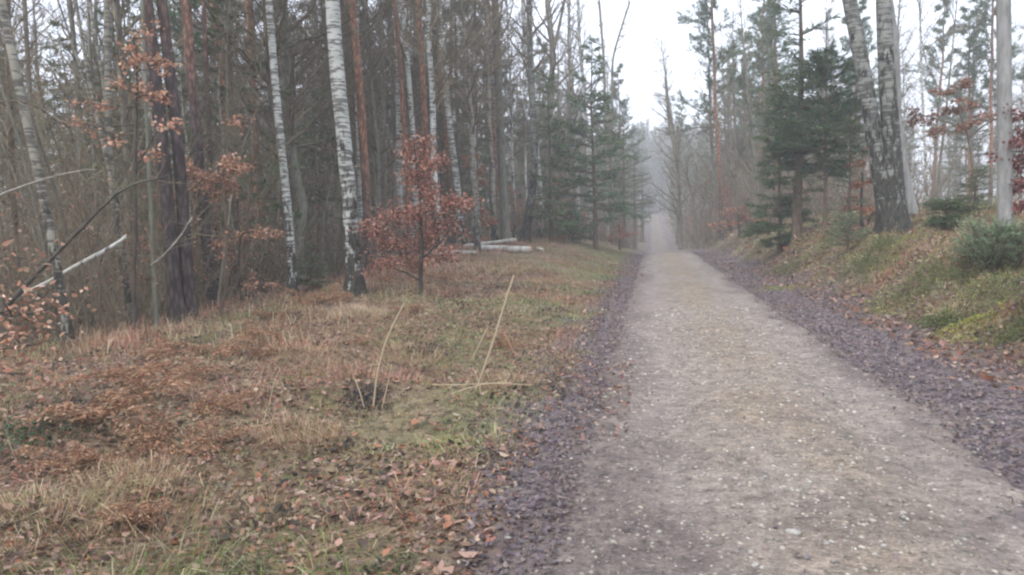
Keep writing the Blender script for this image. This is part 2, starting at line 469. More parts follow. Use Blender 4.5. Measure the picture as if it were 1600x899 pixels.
ys = graded(-40, 206, 1.8, 9.0, 0.06, 1.02)
V, Q = sheet(xs, ys, road_top)
x, y = V[:, 0], V[:, 1]
nn = fbm(x * 1.3, y * .9, 101, 4); n2 = fbm(x * 4, y * 3, 131, 3)
track = np.clip(np.exp(-((x - 0.10 + .35 * nn) / 0.34) ** 2) + np.exp(-((x - 1.66 + .25 * nn) / 0.40) ** 2) + .4 * n2, 0, 1)
tan = np.clip(np.exp(-((x - 0.90) / 0.46) ** 2) * (0.95 + 1.8 * nn), 0, 1)
def blob(cx, cy, rx, ry): return np.exp(-((x - cx) / rx) ** 2 - ((y - cy) / ry) ** 2)
darkened = np.clip(1.3 * blob(0.10, 3.55, .20, .5) + .5 * blob(0.75, 3.9, .4, .25) + 0.4 * sm(0.12, 0.42, n2 + nn) + .5 * blob(-.1, 5.2, .3, 1.2) + .45 * blob(1.3, 4.2, .5, .3) + .9 * blob(1.7, 46, 1.3, 3.5) + .55 * sm(50, 62, y) + 1.0 * (1 - sm(-0.5, 0.05, x + .5 * nn)) + 1.0 * sm(1.75, 2.3, x + .5 * nn), 0, 1)  # damp patches, leafy edges and far stretch, plus a darker smear on the crest
m, t, b, o = nm('gravel'); n = N(t)
v, tc = n.coord(); za = n.new('ShaderNodeSeparateColor'); n.link(n.attr('zone').outputs['Color'], za.inputs[0])
fine = n.noise(v, 45, 5, 0.75)
base = n.ramp(fine, [(0.32, (0.125, 0.102, 0.090)), (0.5, (0.205, 0.176, 0.156)), (0.68, (0.30, 0.265, 0.238))])
base = n.mix(n.math('MULTIPLY', za.outputs[0], 0.55), base, n.ramp(fine, [(0.32, (0.17, 0.152, 0.14)), (0.68, (0.285, 0.26, 0.242))]))
base = n.mix(n.math('MULTIPLY', za.outputs[1], 0.5), base, n.ramp(fine, [(0.34, (0.14, 0.108, 0.068)), (0.66, (0.31, 0.25, 0.165))]))
vor = n.new('ShaderNodeTexVoronoi'); vor.inputs['Scale'].default_value = 38; n.link(v, vor.inputs['Vector'])
peb = n.math('MULTIPLY', n.ramp(n.sep(vor.outputs['Color'])[0], [(0.72, 0.0), (0.76, 1.0)]), n.ramp(vor.outputs['Distance'], [(0.25, 1.0), (0.42, 0.0)]))
base = n.mix(n.math('MULTIPLY', peb, 0.4), base, (0.36, 0.33, 0.30))
base = n.mix(n.math('MULTIPLY', za.outputs[2], 0.78), base, n.ramp(fine, [(0.3, (0.052, 0.041, 0.040)), (0.7, (0.165, 0.138, 0.128))]))
dk = n.ramp(n.noise(v, 14, 6, 0.8), [(0.36, 0.38), (0.47, 0.95), (0.53, 1.0), (0.66, 1.45)])
base = n.mix(1.0, base, dk, 'MULTIPLY')
base = n.mix(1.0, base, n.ramp(n.noise(v, 5, 3, 0.6), [(0.4, (0.84, 0.80, 0.76)), (0.6, (1.12, 1.07, 1.0))]), 'MULTIPLY')
n.link(base, b.inputs['Base Color']); b.inputs['Roughness'].default_value = 0.7
n.bump(n.math('ADD', fine, n.math('MULTIPLY', peb, 0.6)), 0.8, 0.014, b)
M['gravel'] = m
road = part('gravel_track', make_mesh('gravel_track', V, [Q], [M['gravel']], None, True, None, np.stack([track, tan, darkened], 1))); road['kind'] = 'structure'

def surf(x, y): return np.maximum(terr(x, y), np.where((np.asarray(x) > -1.05) & (np.asarray(x) < 2.95), road_top(np.asarray(x, float), np.asarray(y, float)), -99))

# ------------------------------------------------------------------ stones and pebbles
def stone_mesh(r, name, mat):
    ico = np.array([[0, 0, -1], [.72, -.53, -.45], [-.28, -.85, -.45], [-.89, 0, -.45], [-.28, .85, -.45], [.72, .53, -.45], [.28, -.85, .45], [-.72, -.53, .45], [-.72, .53, .45], [.28, .85, .45], [.89, 0, .45], [0, 0, 1]])
    f = np.array([[0, 1, 2], [1, 0, 5], [0, 2, 3], [0, 3, 4], [0, 4, 5], [1, 5, 10], [2, 1, 6], [3, 2, 7], [4, 3, 8], [5, 4, 9], [1, 10, 6], [2, 6, 7], [3, 7, 8], [4, 8, 9], [5, 9, 10], [6, 10, 11], [7, 6, 11], [8, 7, 11], [9, 8, 11], [10, 9, 11]])
    V = ico * r.uniform(0.72, 1.12, (12, 1)) * np.array([1, r.uniform(.6, .9), r.uniform(.35, .6)])
    return make_mesh(name, V, [f], [mat], None, True), V, f
mp, t, b, o = nm('pale stone'); n = N(t); v, _ = n.coord()
sc_ = n.mix(1.0, n.ramp(n.noise(v, 3, 4), [(0.3, (0.34, 0.31, 0.27)), (0.7, (0.62, 0.59, 0.54))]), n.ramp(n.rand(), [(0, 0.3), (1, 0.7)]), 'MULTIPLY')
n.link(sc_, b.inputs['Base Color']); M['stone'] = mp
r = np.random.default_rng(3)
sts = [stone_mesh(r, 'stone', M['stone'])[0] for _ in range(6)]
for k in range(150):
    yy = 3.0 + r.random() ** 1.6 * 7.5; xx = np.clip(r.normal(0.75, 0.95), -0.9, 2.5)
    s = r.uniform(0.009, 0.019) * (1 + yy / 16)
    o = part('stone', sts[k % 6], road); o.location = (xx, yy, float(surf(np.array([xx]), np.array([yy]))[0]) + s * .1)
    o.scale = (s, s, s); o.rotation_euler = (r.uniform(-.3, .3), r.uniform(-.3, .3), r.uniform(0, 6.3))
g = Geo(); ico = [stone_mesh(r, 'tmp', M['stone'])[1:] for _ in range(4)]
np_ = 12000
yy = 2.6 + r.random(np_) ** 1.5 * 12; xx = np.where(r.random(np_) < .8, np.clip(r.normal(0.85, 0.85, np_), -0.9, 2.7), r.uniform(-1.3, 3.0, np_)); ss = (0.004 + .013 * r.random(np_) ** 2.6) * (1 + yy / 12)
zz = surf(xx, yy); th = r.uniform(0, 6.28, np_)
for j in range(4):
    q = np.arange(j, np_, 4); Vi, Fi = ico[j]
    ca, sa = np.cos(th[q])[:, None], np.sin(th[q])[:, None]
    P = np.stack([Vi[None, :, 0] * ca - Vi[None, :, 1] * sa, Vi[None, :, 0] * sa + Vi[None, :, 1] * ca, Vi[None, :, 2] + 0 * ca], -1) * ss[q][:, None, None]
    P += np.stack([xx[q], yy[q], zz[q]], -1)[:, None]
    c = pal([(0.25, 0.22, 0.185), (0.29, 0.26, 0.225), (0.20, 0.17, 0.14), (0.36, 0.325, 0.28), (0.17, .14, .12), (0.23, 0.2, 0.17), (.15, .12, .10), (.25, .21, .18)], len(q), r)
    g.add(P.reshape(-1, 3), [((np.arange(len(q)) * 12)[:, None, None] + Fi[None]).reshape(-1, 3)], np.repeat(c, 12, 0))
m2 = leaf_material('pebble', 0.0, 0.75)
o = part('loose_gravel', g.mesh('loose_gravel', [m2], True)); o['kind'] = 'stuff'; o['label'] = 'loose pebbles scattered over the grey gravel track'; o['category'] = 'gravel'

x0, y0, _ = hit(1237, 862)
st = stone_mesh(np.random.default_rng(5), 'pale_stone', M['stone'])[0]
o = part('stone', st); tag(o, 'largest pale whitish stone bedded in the gravel track near its lower edge', 'stone')
o.location = (x0, y0, float(surf(np.array([x0]), np.array([y0]))[0]) + .006); o.scale = (.052, .036, .04); o.rotation_euler = (0, 0, 0.4 - .9)
x0, y0, _ = hit(793, 848)
o = part('stone', sts[2]); tag(o, 'small cream stone on the dark leafy margin left of the gravel', 'stone')
o.location = (x0, y0, float(surf(np.array([x0]), np.array([y0]))[0]) + .006); o.scale = (.024, .018, .02)

# ------------------------------------------------------------------ leaf litter, grass
LITTER = [(0.30, 0.145, 0.10), (0.21, 0.115, 0.082), (0.36, 0.24, 0.17), (0.13, 0.08, 0.06), (0.44, 0.33, 0.25), (0.26, 0.18, 0.135), (0.34, 0.15, 0.09), (0.19, 0.135, 0.095), (0.38, 0.235, 0.19), (0.30, 0.18, 0.155), (0.10, 0.065, 0.05)]
MUD = [(0.155, 0.125, 0.13), (0.18, 0.145, 0.15), (0.20, 0.165, 0.17), (0.135, 0.108, 0.115), (0.21, 0.155, 0.14), (0.18, 0.15, 0.165), (0.24, 0.19, 0.175)]
r = np.random.default_rng(21)
def scatter(n, xr, yr, p=1.6):
    """denser near the viewer's end"""
    return r.uniform(*xr, n), yr[0] + (yr[1] - yr[0]) * r.random(n) ** p
GREY_LEAVES = [(0.12, 0.085, 0.065), (0.17, 0.12, 0.09), (0.09, 0.065, 0.05), (0.22, 0.15, 0.11)]
g = Geo()
def litter(n, xr, yr, cols, size, p=1.5, keep=None, flat=0.5, simple=False):
    x, y = scatter(n, xr, yr, p)
    if keep is not None:
        k = r.random(n) < keep(x, y); x, y = x[k], y[k]
    z = surf(x, y) + r.uniform(0.0, 0.022, len(x))
    s = r.uniform(*size, len(x)) * (1 + np.clip(y, 0, 40) / 60); P_ = np.stack([x, y, z], 1); c_ = pal(cols, len(x), r)
    for m_, sm_ in ((y < 5.5, simple), (y >= 5.5, True)):      # leaves further off need fewer faces
        if m_.any(): g.add(*leaf_geo(P_[m_], s[m_], c_[m_], r, flat, 0.62 if not sm_ else .72, sm_))
litter(120000, (-9, -0.8), (2.0, 22), LITTER + GREY_LEAVES, (0.018, 0.055), 1.5, lambda x, y: 0.35 + 0.75 * sm(-0.3, 0.25, fbm(x * .7, y * .7, 201)) - 0.5 * sm(-4.4, -1.8, x) * sm(3, 6, y))
litter(16000, (-9, -0.8), (2.0, 18), [(.06, .05, .045), (.08, .06, .05), (.05, .05, .04)], (0.03, 0.07), 1.5, lambda x, y: sm(0.0, 0.35, fbm(x * 1.6, y * 1.6, 231)))
litter(7000, (-1.9, -0.2), (2.3, 30), LITTER + [(.34, .26, .2)], (0.025, 0.06), 1.6, lambda x, y: sm(0.02, .3, fbm(x * .8, y * .5, 707)))
litter(12000, (1.9, 4.2), (2.8, 34), LITTER + [(.34, .26, .2)], (0.025, 0.06), 1.6, lambda x, y: sm(-0.02, .25, fbm(x * .8, y * .5, 709)) * sm(1.9, 3.2, x))
litter(22000, (-1.5, -0.45), (2.3, 40), MUD, (0.016, 0.045), 1.8, lambda x, y: sm(-1.5 + .5 * (1 - sm(3, 7, y)), -.9, x + .4 * fbm(x, y, 7)))
litter(40000, (2.1, 4.4), (3.0, 42), MUD, (0.016, 0.048), 1.8)
litter(16000, (3.0, 8.5), (4.0, 26), LITTER, (0.045, 0.09), 1.4, lambda x, y: np.clip(0.9 - 0.6 * sm(4.2, 6.0, x) + .5 * fbm(x, y, 205), 0, 1))
litter(2600, (-0.75, -0.2), (2.4, 14), MUD, (0.018, 0.04), 1.5, lambda x, y: 1 - sm(-.75, -.2, x))
litter(3200, (1.85, 2.5), (3, 20), MUD, (0.018, 0.045), 1.5, lambda x, y: sm(1.85, 2.5, x))
litter(420, (-0.6, 2.3), (2.5, 20), MUD + [(.3, .26, .22)], (0.015, 0.035), 1.6, lambda x, y: 0.2 + 0.8 * np.abs((x - .85) / 1.5))
litter(16000, (-30, -7.5), (7, 60), [tuple(c * .8 for c in q) for q in LITTER], (0.08, 0.16), 1.3, simple=True)
litter(9000, (4, 24), (20, 70), LITTER, (0.10, 0.2), 1.2, simple=True)
o = part('leaf_litter', g.mesh('leaf_litter', [M['leaf']])); o['kind'] = 'stuff'; o['label'] = 'fallen brown and rust leaves covering the verges'; o['category'] = 'leaf litter'

# single large leaves that stand out
lg = Geo(); lg.add(*leaf_geo(np.zeros((1, 3)), np.array([1.0]), np.ones((1, 3)), r, 0.95, 0.7))
leaf_meshes = []
for c in ((0.38, 0.18, 0.11), (0.32, 0.20, 0.14), (0.40, 0.26, 0.20), (0.22, 0.13, 0.095), (0.44, 0.33, 0.25)):
    q = Geo(); q.add(*leaf_geo(np.zeros((1, 3)), np.array([1.0]), np.array([c]), r, 0.93, 0.72)); leaf_meshes.append(q.mesh('fallen_leaf', [M['leaf']]))
for k in range(130):
    yy = 2.7 + r.random() ** 1.4 * 6; xx = r.choice([r.uniform(-5.5, -0.8), r.uniform(-5.5, -0.8), r.uniform(2.3, 4.6)])
    o = part('fallen_leaf', leaf_meshes[k % 5], ground); o.location = (xx, yy, float(surf(np.array([xx]), np.array([yy]))[0]) + .03)
    s = r.uniform(0.05, 0.085); o.scale = (s, s, s); o.rotation_euler = (r.uniform(-.35, .35), r.uniform(-.35, .35), r.uniform(0, 6.3))
for (px, py, s, c, lab) in ((655, 668, .13, 0, 'large curled orange leaf lying in short grass below the bent straw stem'), (748, 873, .10, 2, 'pink brown leaf on the dark litter left of the gravel track'),
                            (706, 828, .085, 0, 'bright orange red leaf on dark litter at the foot of the verge'), (880, 896, .07, 0, 'orange leaf lying on the left edge of the gravel')):
    x0, y0, z0 = hit(px, py); o = part('fallen_leaf', leaf_meshes[c]); tag(o, lab, 'leaf'); o.location = (x0, y0, z0 + .03); o.scale = (s, s, s); o.rotation_euler = (0.1, -.1, r.uniform(0, 6))

STRAW = [(0.46, 0.345, 0.22), (0.37, 0.27, 0.165), (0.31, 0.20, 0.12), (0.52, 0.41, 0.28), (0.27, 0.15, 0.09)]
GREEN = [(0.19, 0.20, 0.07), (0.13, 0.15, 0.055), (0.26, 0.255, 0.095), (0.08, 0.115, 0.045), (0.31, 0.27, 0.13), (0.28, 0.31, 0.10)]
FERN = [(0.33, 0.175, 0.10), (0.26, 0.135, 0.08), (0.40, 0.24, 0.145), (0.20, 0.11, 0.07), (0.36, 0.26, 0.17)]
def grass(name, label, n, xr, yr, cols, h, wd, reach, p, keep):
    x, y = scatter(n, xr, yr, p)
    k = r.random(n) < keep(x, y); x, y = x[k], y[k]; n = len(x)
    z = surf(x, y) - 0.01; sc = (1 + np.clip(y, 0, 60) / 30)
    hh = r.uniform(*h, n) * (0.6 + 0.8 * (fbm(x * 1.4, y * 1.4, 301) + .5)) ; th = r.uniform(0, 6.28, n)
    # tufts lean together
    th = np.where(r.random(n) < .6, 6.28 * fbm(x * 0.8, y * .8, 307) * 2, th)
    rc = hh * r.uniform(*reach, n)
    V_, P_, c_ = blade_geo(np.stack([x, y, z], 1), hh, r.uniform(*wd, n) * sc, np.stack([np.cos(th), np.sin(th)], 1) * rc[:, None], np.clip(pal(cols, n, r) * (1 + np.clip(fbm(x * .75, y * .75, 505, 3) * 2.4, -1, 1)[:, None] * np.array([-.22, .08, -.12])) * (1 + .5 * fbm(x * 1.7, y * 1.7, 515, 2))[:, None], 0, 1), r)
    g_ = Geo(); g_.add(V_, P_, c_)
    o = part(name, g_.mesh(name, [M['grass']])); o['kind'] = 'stuff'; o['label'] = label; o['category'] = 'grass'
tuft = lambda x, y, s, lo=-.1, hi=.35: sm(lo, hi, fbm(x * 1.1, y * 1.1, s, 3))
grass('straw_grass', 'dry straw coloured grass matted over the left verge', 85000, (-9.5, -1.0), (2.2, 30), STRAW + [(.30, .17, .11), (.24, .15, .11)] + GREEN[:1] + [(.2, .15, .1)], (.05, .19), (.003, .006), (.6, 1.9), 1.5, lambda x, y: .16 + .95 * tuft(x, y, 401) * (1 - .4 * sm(-3, -1.4, x)))
grass('matted_grass', 'long dead grass blades lying flat and tangled on the left verge', 52000, (-9.5, -1.0), (2.2, 24), STRAW + GREEN[:3] + [(.5, .42, .3)], (.03, .08), (.003, .0055), (2.0, 5.0), 1.5, lambda x, y: .1 + .9 * tuft(x, y, 421, -.15, .3))
grass('green_grass', 'short green grass along the left edge of the gravel track', 95000, (-4.6, -0.8), (2.2, 45), GREEN + STRAW[:3], (.03, .10), (.003, .006), (.3, 1.0), 1.7, lambda x, y: (.15 + .85 * tuft(x, y, 405, -.3, .3)) * sm(-4.6, -2.4, x) * (1 - .8 * sm(-1.4, -.8, x)) * (.45 + .55 * sm(3.5, 7, y)))
grass('bank_grass', 'olive and straw grass tufts covering the right bank', 105000, (3.7, 12), (4, 45), GREEN + GREEN + [(.09, .12, .05)] + STRAW[:4] + STRAW[:1], (.06, .24), (.004, .008), (.4, 1.3), 1.3, lambda x, y: (.25 + .75 * tuft(x, y, 409, -.25, .3)) * sm(3.6, 4.8, x))
grass('field_grass', 'pale tall grass on the ground beyond the right bank', 26000, (8, 45), (8, 90), STRAW + GREEN, (.15, .5), (.012, .02), (.3, .9), 1.2, lambda x, y: .5 + .5 * tuft(x, y, 411, -.25, .3))
grass('verge_edge_grass', 'straw and rust grass at the forest edge beside the birches', 50000, (-13, -4), (8, 60), STRAW + FERN, (.08, .34), (.005, .010), (.3, 1.1), 1.4, lambda x, y: (.2 + .8 * tuft(x, y, 413, -.2, .3)) * (.35 + .65 * np.exp(-((x + 7.8) / 1.8) ** 2)))

# ================================================================== TREES
def grow(r, p, d, L, r0, n, wob, up, tip=0.25):
    pts = [np.array(p, float)]; d = np.array(d, float); d /= np.linalg.norm(d)
    for i in range(n):
        d = d + r.normal(size=3) * wob + np.array([0, 0, up]); d /= np.linalg.norm(d)
        pts.append(pts[-1] + d * L / n)
    return np.array(pts), r0 * np.linspace(1, tip, n + 1)

def side_dir(r, t, ang):
    a = r.normal(size=3); a -= a.dot(t) * t; a /= np.linalg.norm(a) + 1e-9
    return t * math.cos(ang) + a * math.sin(ang)

def bare_crown(r, tp, tr, z0, n, L, ang=0.85, up=0.06, wob=0.12, sub=5, subsub=3, minr=0.004):
    """branches, twigs off a trunk polyline: returns thick, thin lists"""
    seg = np.linalg.norm(np.diff(tp, axis=0), axis=1); cum = np.concatenate([[0], np.cumsum(seg)]); tot = cum[-1]
    thick, thin = [], []
    for i in range(n):
        f = z0 + (1 - z0) * (i + r.random()) / n; s = f * tot
        p = np.array([np.interp(s, cum, tp[:, k]) for k in range(3)]); rr = np.interp(s, cum, tr)
        j = min(np.searchsorted(cum, s), len(tp) - 1); t_ = tp[j] - tp[j - 1]; t_ /= np.linalg.norm(t_) + 1e-9
        k = (f - z0) / (1 - z0); ln = L * (0.55 + 0.6 * math.sin(math.pi * min(1, k + .25))) * (1.05 - .55 * k) * r.uniform(.6, 1.2)
        pts, rad = grow(r, p, side_dir(r, t_, ang * r.uniform(.75, 1.2)), ln, max(rr * .42, minr * 1.6), 6, wob, up, .2)
        thick.append((pts, np.maximum(rad, minr)))
        for _ in range(sub):
            q = r.integers(1, 6); td = nrm(pts[q + 1 if q < 6 else q] - pts[q - 1])
            p2, r2 = grow(r, pts[q], side_dir(r, td, r.uniform(.4, .9)), ln * r.uniform(.25, .5), max(rad[q] * .5, minr), 3, wob * 1.2, up * .4, .3)
            thin.append((p2, np.maximum(r2, minr * .8)))
            for _ in range(subsub):
                q2 = r.integers(1, 3); td = nrm(p2[q2 + 1] - p2[q2])
                p3, r3 = grow(r, p2[q2], side_dir(r, td, r.uniform(.3, .8)), ln * r.uniform(.12, .28), minr * .8, 2, wob, -0.05, .5)
                thin.append((p3, np.maximum(r3, minr * .6)))
    return thick, thin

def smooth_trace(P, step=0.35):
    P = np.asarray(P, float); d = np.concatenate([[0], np.cumsum(np.linalg.norm(np.diff(P, axis=0), axis=1))])
    s = np.linspace(0, d[-1], max(6, int(d[-1] / step))); Q = np.stack([np.interp(s, d, P[:, k]) for k in range(3)], 1)
    for _ in range(4):
        Q[1:-1] = (Q[:-2] + 2 * Q[1:-1] + Q[2:]) / 4
    return Q

def trunk_geo(r, pts, rad, sides=14, flare=0.45, rough=0.05, hflare=0.5):
    s = np.concatenate([[0], np.cumsum(np.linalg.norm(np.diff(pts, axis=0), axis=1))])
    ang = np.arange(sides) * 2 * np.pi / sides; ph = r.uniform(0, 6.28, 3)
    lobes = 1 + 0.35 * np.sin(ang * 3 + ph[0]) + 0.25 * np.sin(ang * 5 + ph[1])
    rr = rad[:, None] * (1 + flare * np.exp(-s / hflare)[:, None] * lobes[None]) * (1 + rough * fbm(ang[None] * 1.2 + 10 * ph[2], s[:, None] * 2.2, 17, 3))
    return tubes([(pts, rr)], sides)[:2]

def trace_up(r, base, marks, Y, H, w0, w1):
    """trunk polyline from its foot through picture marks at distance Y and on up to height H"""
    P = [np.array(base)] + [at(a, b_, Y) for a, b_ in marks]
    P = [P[0]] + [p for p in P[1:] if p[2] > base[2] + .3]
    d = nrm(P[-1] - P[-2]); top = P[-1].copy()
    while top[2] < base[2] + H:
        d = nrm(d * .85 + np.array([0, 0, .15]) + r.normal(size=3) * .015); top = top + d * 1.5; P.append(top.copy())
    Q = smooth_trace(P); z = Q[:, 2] - base[2]; zt = at(*marks[-1], Y)[2] - base[2] if marks else 4
    rad = np.interp(z, [0, max(zt, .6), H * .75, H + 1], [w0 / 2, w1 / 2, w1 * .25, .015])
    Q[0, 2] -= .08
    return Q, rad

hero_bases = []
def hero(name, cat, label, base, marks, wpx, mat, H=17, Y=None, crown=('bare', 0.42, 26, 2.6), seed=0, group=None, flare=.45, extra=None, stubs=0, crown_mat='twig'):
    """base: picture (x,y) of the foot, or x with Y given"""
    r = np.random.default_rng(1000 + seed)
    if Y is None: bx, by, bz = hit(*base)
    else:
        p = at(base[0], 380, Y); bx, by = p[0], p[1]; bz = T(bx, by)
    Yd = by; w0, w1 = px_size(wpx[0], Yd) * .78, px_size(wpx[1], Yd) * .76   # the photo's softness widens outlines
    pts, rad = trace_up(r, (bx, by, bz), marks, Yd, H, w0, w1)
    root = thing(name, label, cat, (bx, by, bz), group)
    g_ = Geo(); g_.add(*[a if i == 0 else [a] for i, a in enumerate(trunk_geo(r, pts, rad, 16, flare * 1.7 + .1, .07, .32))])
    part('trunk', g_.mesh('trunk', [mat], True, (bx, by, bz)), root)
    if extra:
        for (mk, ww) in extra:                 # further stems forking off, marks in the picture
            P = smooth_trace([at(a, b_, Yd + dd) for a, b_, dd in mk], .3); n_ = len(P)
            top = [P[-1]]; d = nrm(P[-1] - P[-2])
            for _ in range(6): d = nrm(d * .9 + np.array([0, 0, .1]) + r.normal(size=3) * .04); top.append(top[-1] + d * 0.9)
            P = np.concatenate([P, np.array(top[1:])]); rd = np.interp(np.arange(len(P)), [0, n_ - 1, len(P) - 1], [px_size(ww[0], Yd) * .4, px_size(ww[1], Yd) * .4, .012])
            q = Geo(); V_, Q_, _ = tubes([(P, rd)], 10); q.add(V_, [Q_]); part('stem', q.mesh('stem', [mat], True, (bx, by, bz)), root)
    if stubs:
        ln = []
        for _ in range(stubs):
            k = r.integers(3, max(4, int(len(pts) * .5))); ln.append(grow(r, pts[k], side_dir(r, nrm(pts[k] - pts[k - 1]), r.uniform(.9, 1.4)), r.uniform(.3, 1.5), .014, 4, .12, .0, .3))
        for l_ in ln: q = Geo(); V_, Q_, _ = tubes([l_], 5); q.add(V_, [Q_]); part('dead_branch', q.mesh('dead_branch', [M[crown_mat]], True, (bx, by, bz)), root)
    if crown and crown[0] == 'bare':
        th, tn = bare_crown(r, pts, rad, crown[1], crown[2], crown[3], subsub=2, minr=max(.004, .00022 * Yd))
        q = Geo(); V_, Q_, _ = tubes(th, 4); q.add(V_, [Q_]); V_, Q_, _ = tubes(tn, 3); q.add(V_, [Q_])
        part('crown', q.mesh('crown', [M[crown_mat]], False, (bx, by, bz)), root)
    if crown and crown[0] == 'pine':
        q = pine_crown(r, pts, rad, crown[1], crown[2], crown[3]); part('crown', q.mesh('crown', [M['bark_brown'], M['needle']], False, (bx, by, bz)), root)
    hero_bases.append((bx, by))
    return root, pts, rad

PINE_C = [(0.10, 0.155, 0.085), (0.08, 0.125, 0.07), (0.135, 0.185, 0.09), (0.055, 0.088, 0.055)]
SPRUCE_C = [(0.07, 0.115, 0.055), (0.095, 0.145, 0.068), (0.05, 0.088, 0.048), (0.13, 0.17, 0.07)]
def pine_crown(r, tp, tr, z0, n, L, cols=PINE_C, nl=(.10, .22), per=26, sub=7, wd=.018):
    g_ = Geo(); th, tn = bare_crown(r, tp, tr, z0, n, L, ang=1.15, up=.05, wob=.13, sub=sub, subsub=0, minr=.008)
    V_, Q_, _ = tubes(th, 4); g_.add(V_, [Q_]); V_, Q_, _ = tubes(tn, 3); g_.add(V_, [Q_])
    pos, dr = [], []
    for pts, _ in tn + [(a[3:], b_) for a, b_ in th]:
        d = nrm(pts[-1] - pts[0]); k = r.random(per) ** .6
        i = k * (len(pts) - 1); i0 = np.minimum(i.astype(int), len(pts) - 2); f = (i - i0)[:, None]
        pos.append(pts[i0] * (1 - f) + pts[i0 + 1] * f + r.normal(size=(per, 3)) * .05); dr.append(d[None] * .7 + rdir(per, r) + np.array([0, 0, .25]))
    pos = np.concatenate(pos); dr = np.concatenate(dr); n_ = len(pos)
    g_.add(*needle_geo(pos, dr, r.uniform(*nl, n_), r.uniform(wd * .7, wd * 1.3, n_), pal(cols, n_, r), r), mi=1)
    return g_

def conifer(r, H, z0, W, tr0, whorls=26, droop=-.03, rise=.15, cols=SPRUCE_C, nl=(.06, .12), wd=.012, per=9, dens=1.0, prof=1.0, gappy=0.0, lean=0.0, twig_n=9):
    """young spruce or pine standing at the origin: trunk Geo, crown Geo"""
    pts = np.stack([np.cumsum(r.normal(size=14)) * .012 * H / 6 + lean * np.linspace(0, 1, 14) * H, np.cumsum(r.normal(size=14)) * .012 * H / 6, np.linspace(-.08, H, 14)], 1); pts[0, :2] = 0
    rad = tr0 * np.linspace(1, .06, 14)
    tg = Geo(); V_, Q_ = trunk_geo(r, pts, rad, 9, .3, .05); tg.add(V_, [Q_])
    cg = Geo(); br, tw = [], []
    for i in range(whorls):
        f = z0 + (0.99 - z0) * ((i + .5 * r.random()) / whorls); z = f * H
        p = np.array([np.interp(z, pts[:, 2], pts[:, k]) for k in range(3)])
        k = (f - z0) / (1 - z0)
        if r.random() < gappy + .06: continue
        wj = r.uniform(.7, 1.15)
        ln0 = W * (1 - k) ** prof * (0.55 + .45 * min(1, k / .15)) + .12
        for _ in range(r.integers(4, 7)):
            a = r.uniform(0, 6.28); d = np.array([math.cos(a), math.sin(a), rise + .8 * k ** 2 + r.normal() * .12])
            ln = ln0 * wj * r.uniform(.5, 1.15)
            b_, rd = grow(r, p, d, ln, .006 + .010 * ln, 6, .05, droop + .01 * k, .25); br.append((b_, rd))
            for j in range(max(3, int(twig_n * min(1, ln / W + .25)))):
                q = r.random() ** .75 * 5.2 + .6; q0 = int(min(q, 5)); pp = b_[q0] * (1 - q + q0) + b_[q0 + 1] * (q - q0) if q < 6 else b_[6]
                bd = nrm(b_[q0 + 1] - b_[q0]); sd_ = nrm(np.cross(bd, [0, 0, 1])) * r.choice([-1, 1])
                t_, tr_ = grow(r, pp, bd * .8 + sd_ * .8 + np.array([0, 0, r.uniform(-.25, .15)]), ln * .46 * (1.15 - q / 7) + .10, .004, 2, .08, droop, .5); tw.append((t_, tr_))
    V_, Q_, _ = tubes(br, 4); cg.add(V_, [Q_]); V_, Q_, _ = tubes(tw, 3); cg.add(V_, [Q_])
    a0 = np.array([t_[0] for t_, _ in tw]); a1 = np.array([t_[-1] for t_, _ in tw]); L = np.linalg.norm(a1 - a0, axis=1)
    cnt = np.maximum(3, (L / .05 * dens * 1.35 * per / 9).astype(int)); idx = np.repeat(np.arange(len(tw)), cnt); n_ = len(idx)
    k = r.random(n_)[:, None]; pos = a0[idx] * (1 - k) + a1[idx] * k; d = nrm(a1 - a0)[idx]
    g_col = pal(cols, n_, r)
    cg.add(*needle_geo(pos, d * .9 + rdir(n_, r) * .8 + np.array([0, 0, .1]), r.uniform(*nl, n_) * 1.1, r.uniform(wd * .9, wd * 2.0, n_), g_col, r), mi=1)
    return tg, cg

CONIFER_TRI = [0]
def place_conifer(name, label, cat, base, top_py, seed, Y=None, W=1.5, wtr=8, z0=.12, tmat='bark_brown', group=None, **kw):
    r_ = np.random.default_rng(2000 + seed)
    if Y is None: bx, by, bz = hit(*base)
    else: p = at(base[0], 380, Y); bx, by = p[0], p[1]; bz = T(bx, by)
    H = at(base[0], top_py, by)[2] - bz
    root = thing(name, label, cat, (bx, by, bz), group)
    tg, cg = conifer(r_, H, z0, W, px_size(wtr, by) / 2, **kw)
    part('trunk', tg.mesh('trunk', [M[tmat]], True), root); part('crown', cg.mesh('crown', [M['bark_brown'], M['needle']]), root)
    hero_bases.append((bx, by))
    return root

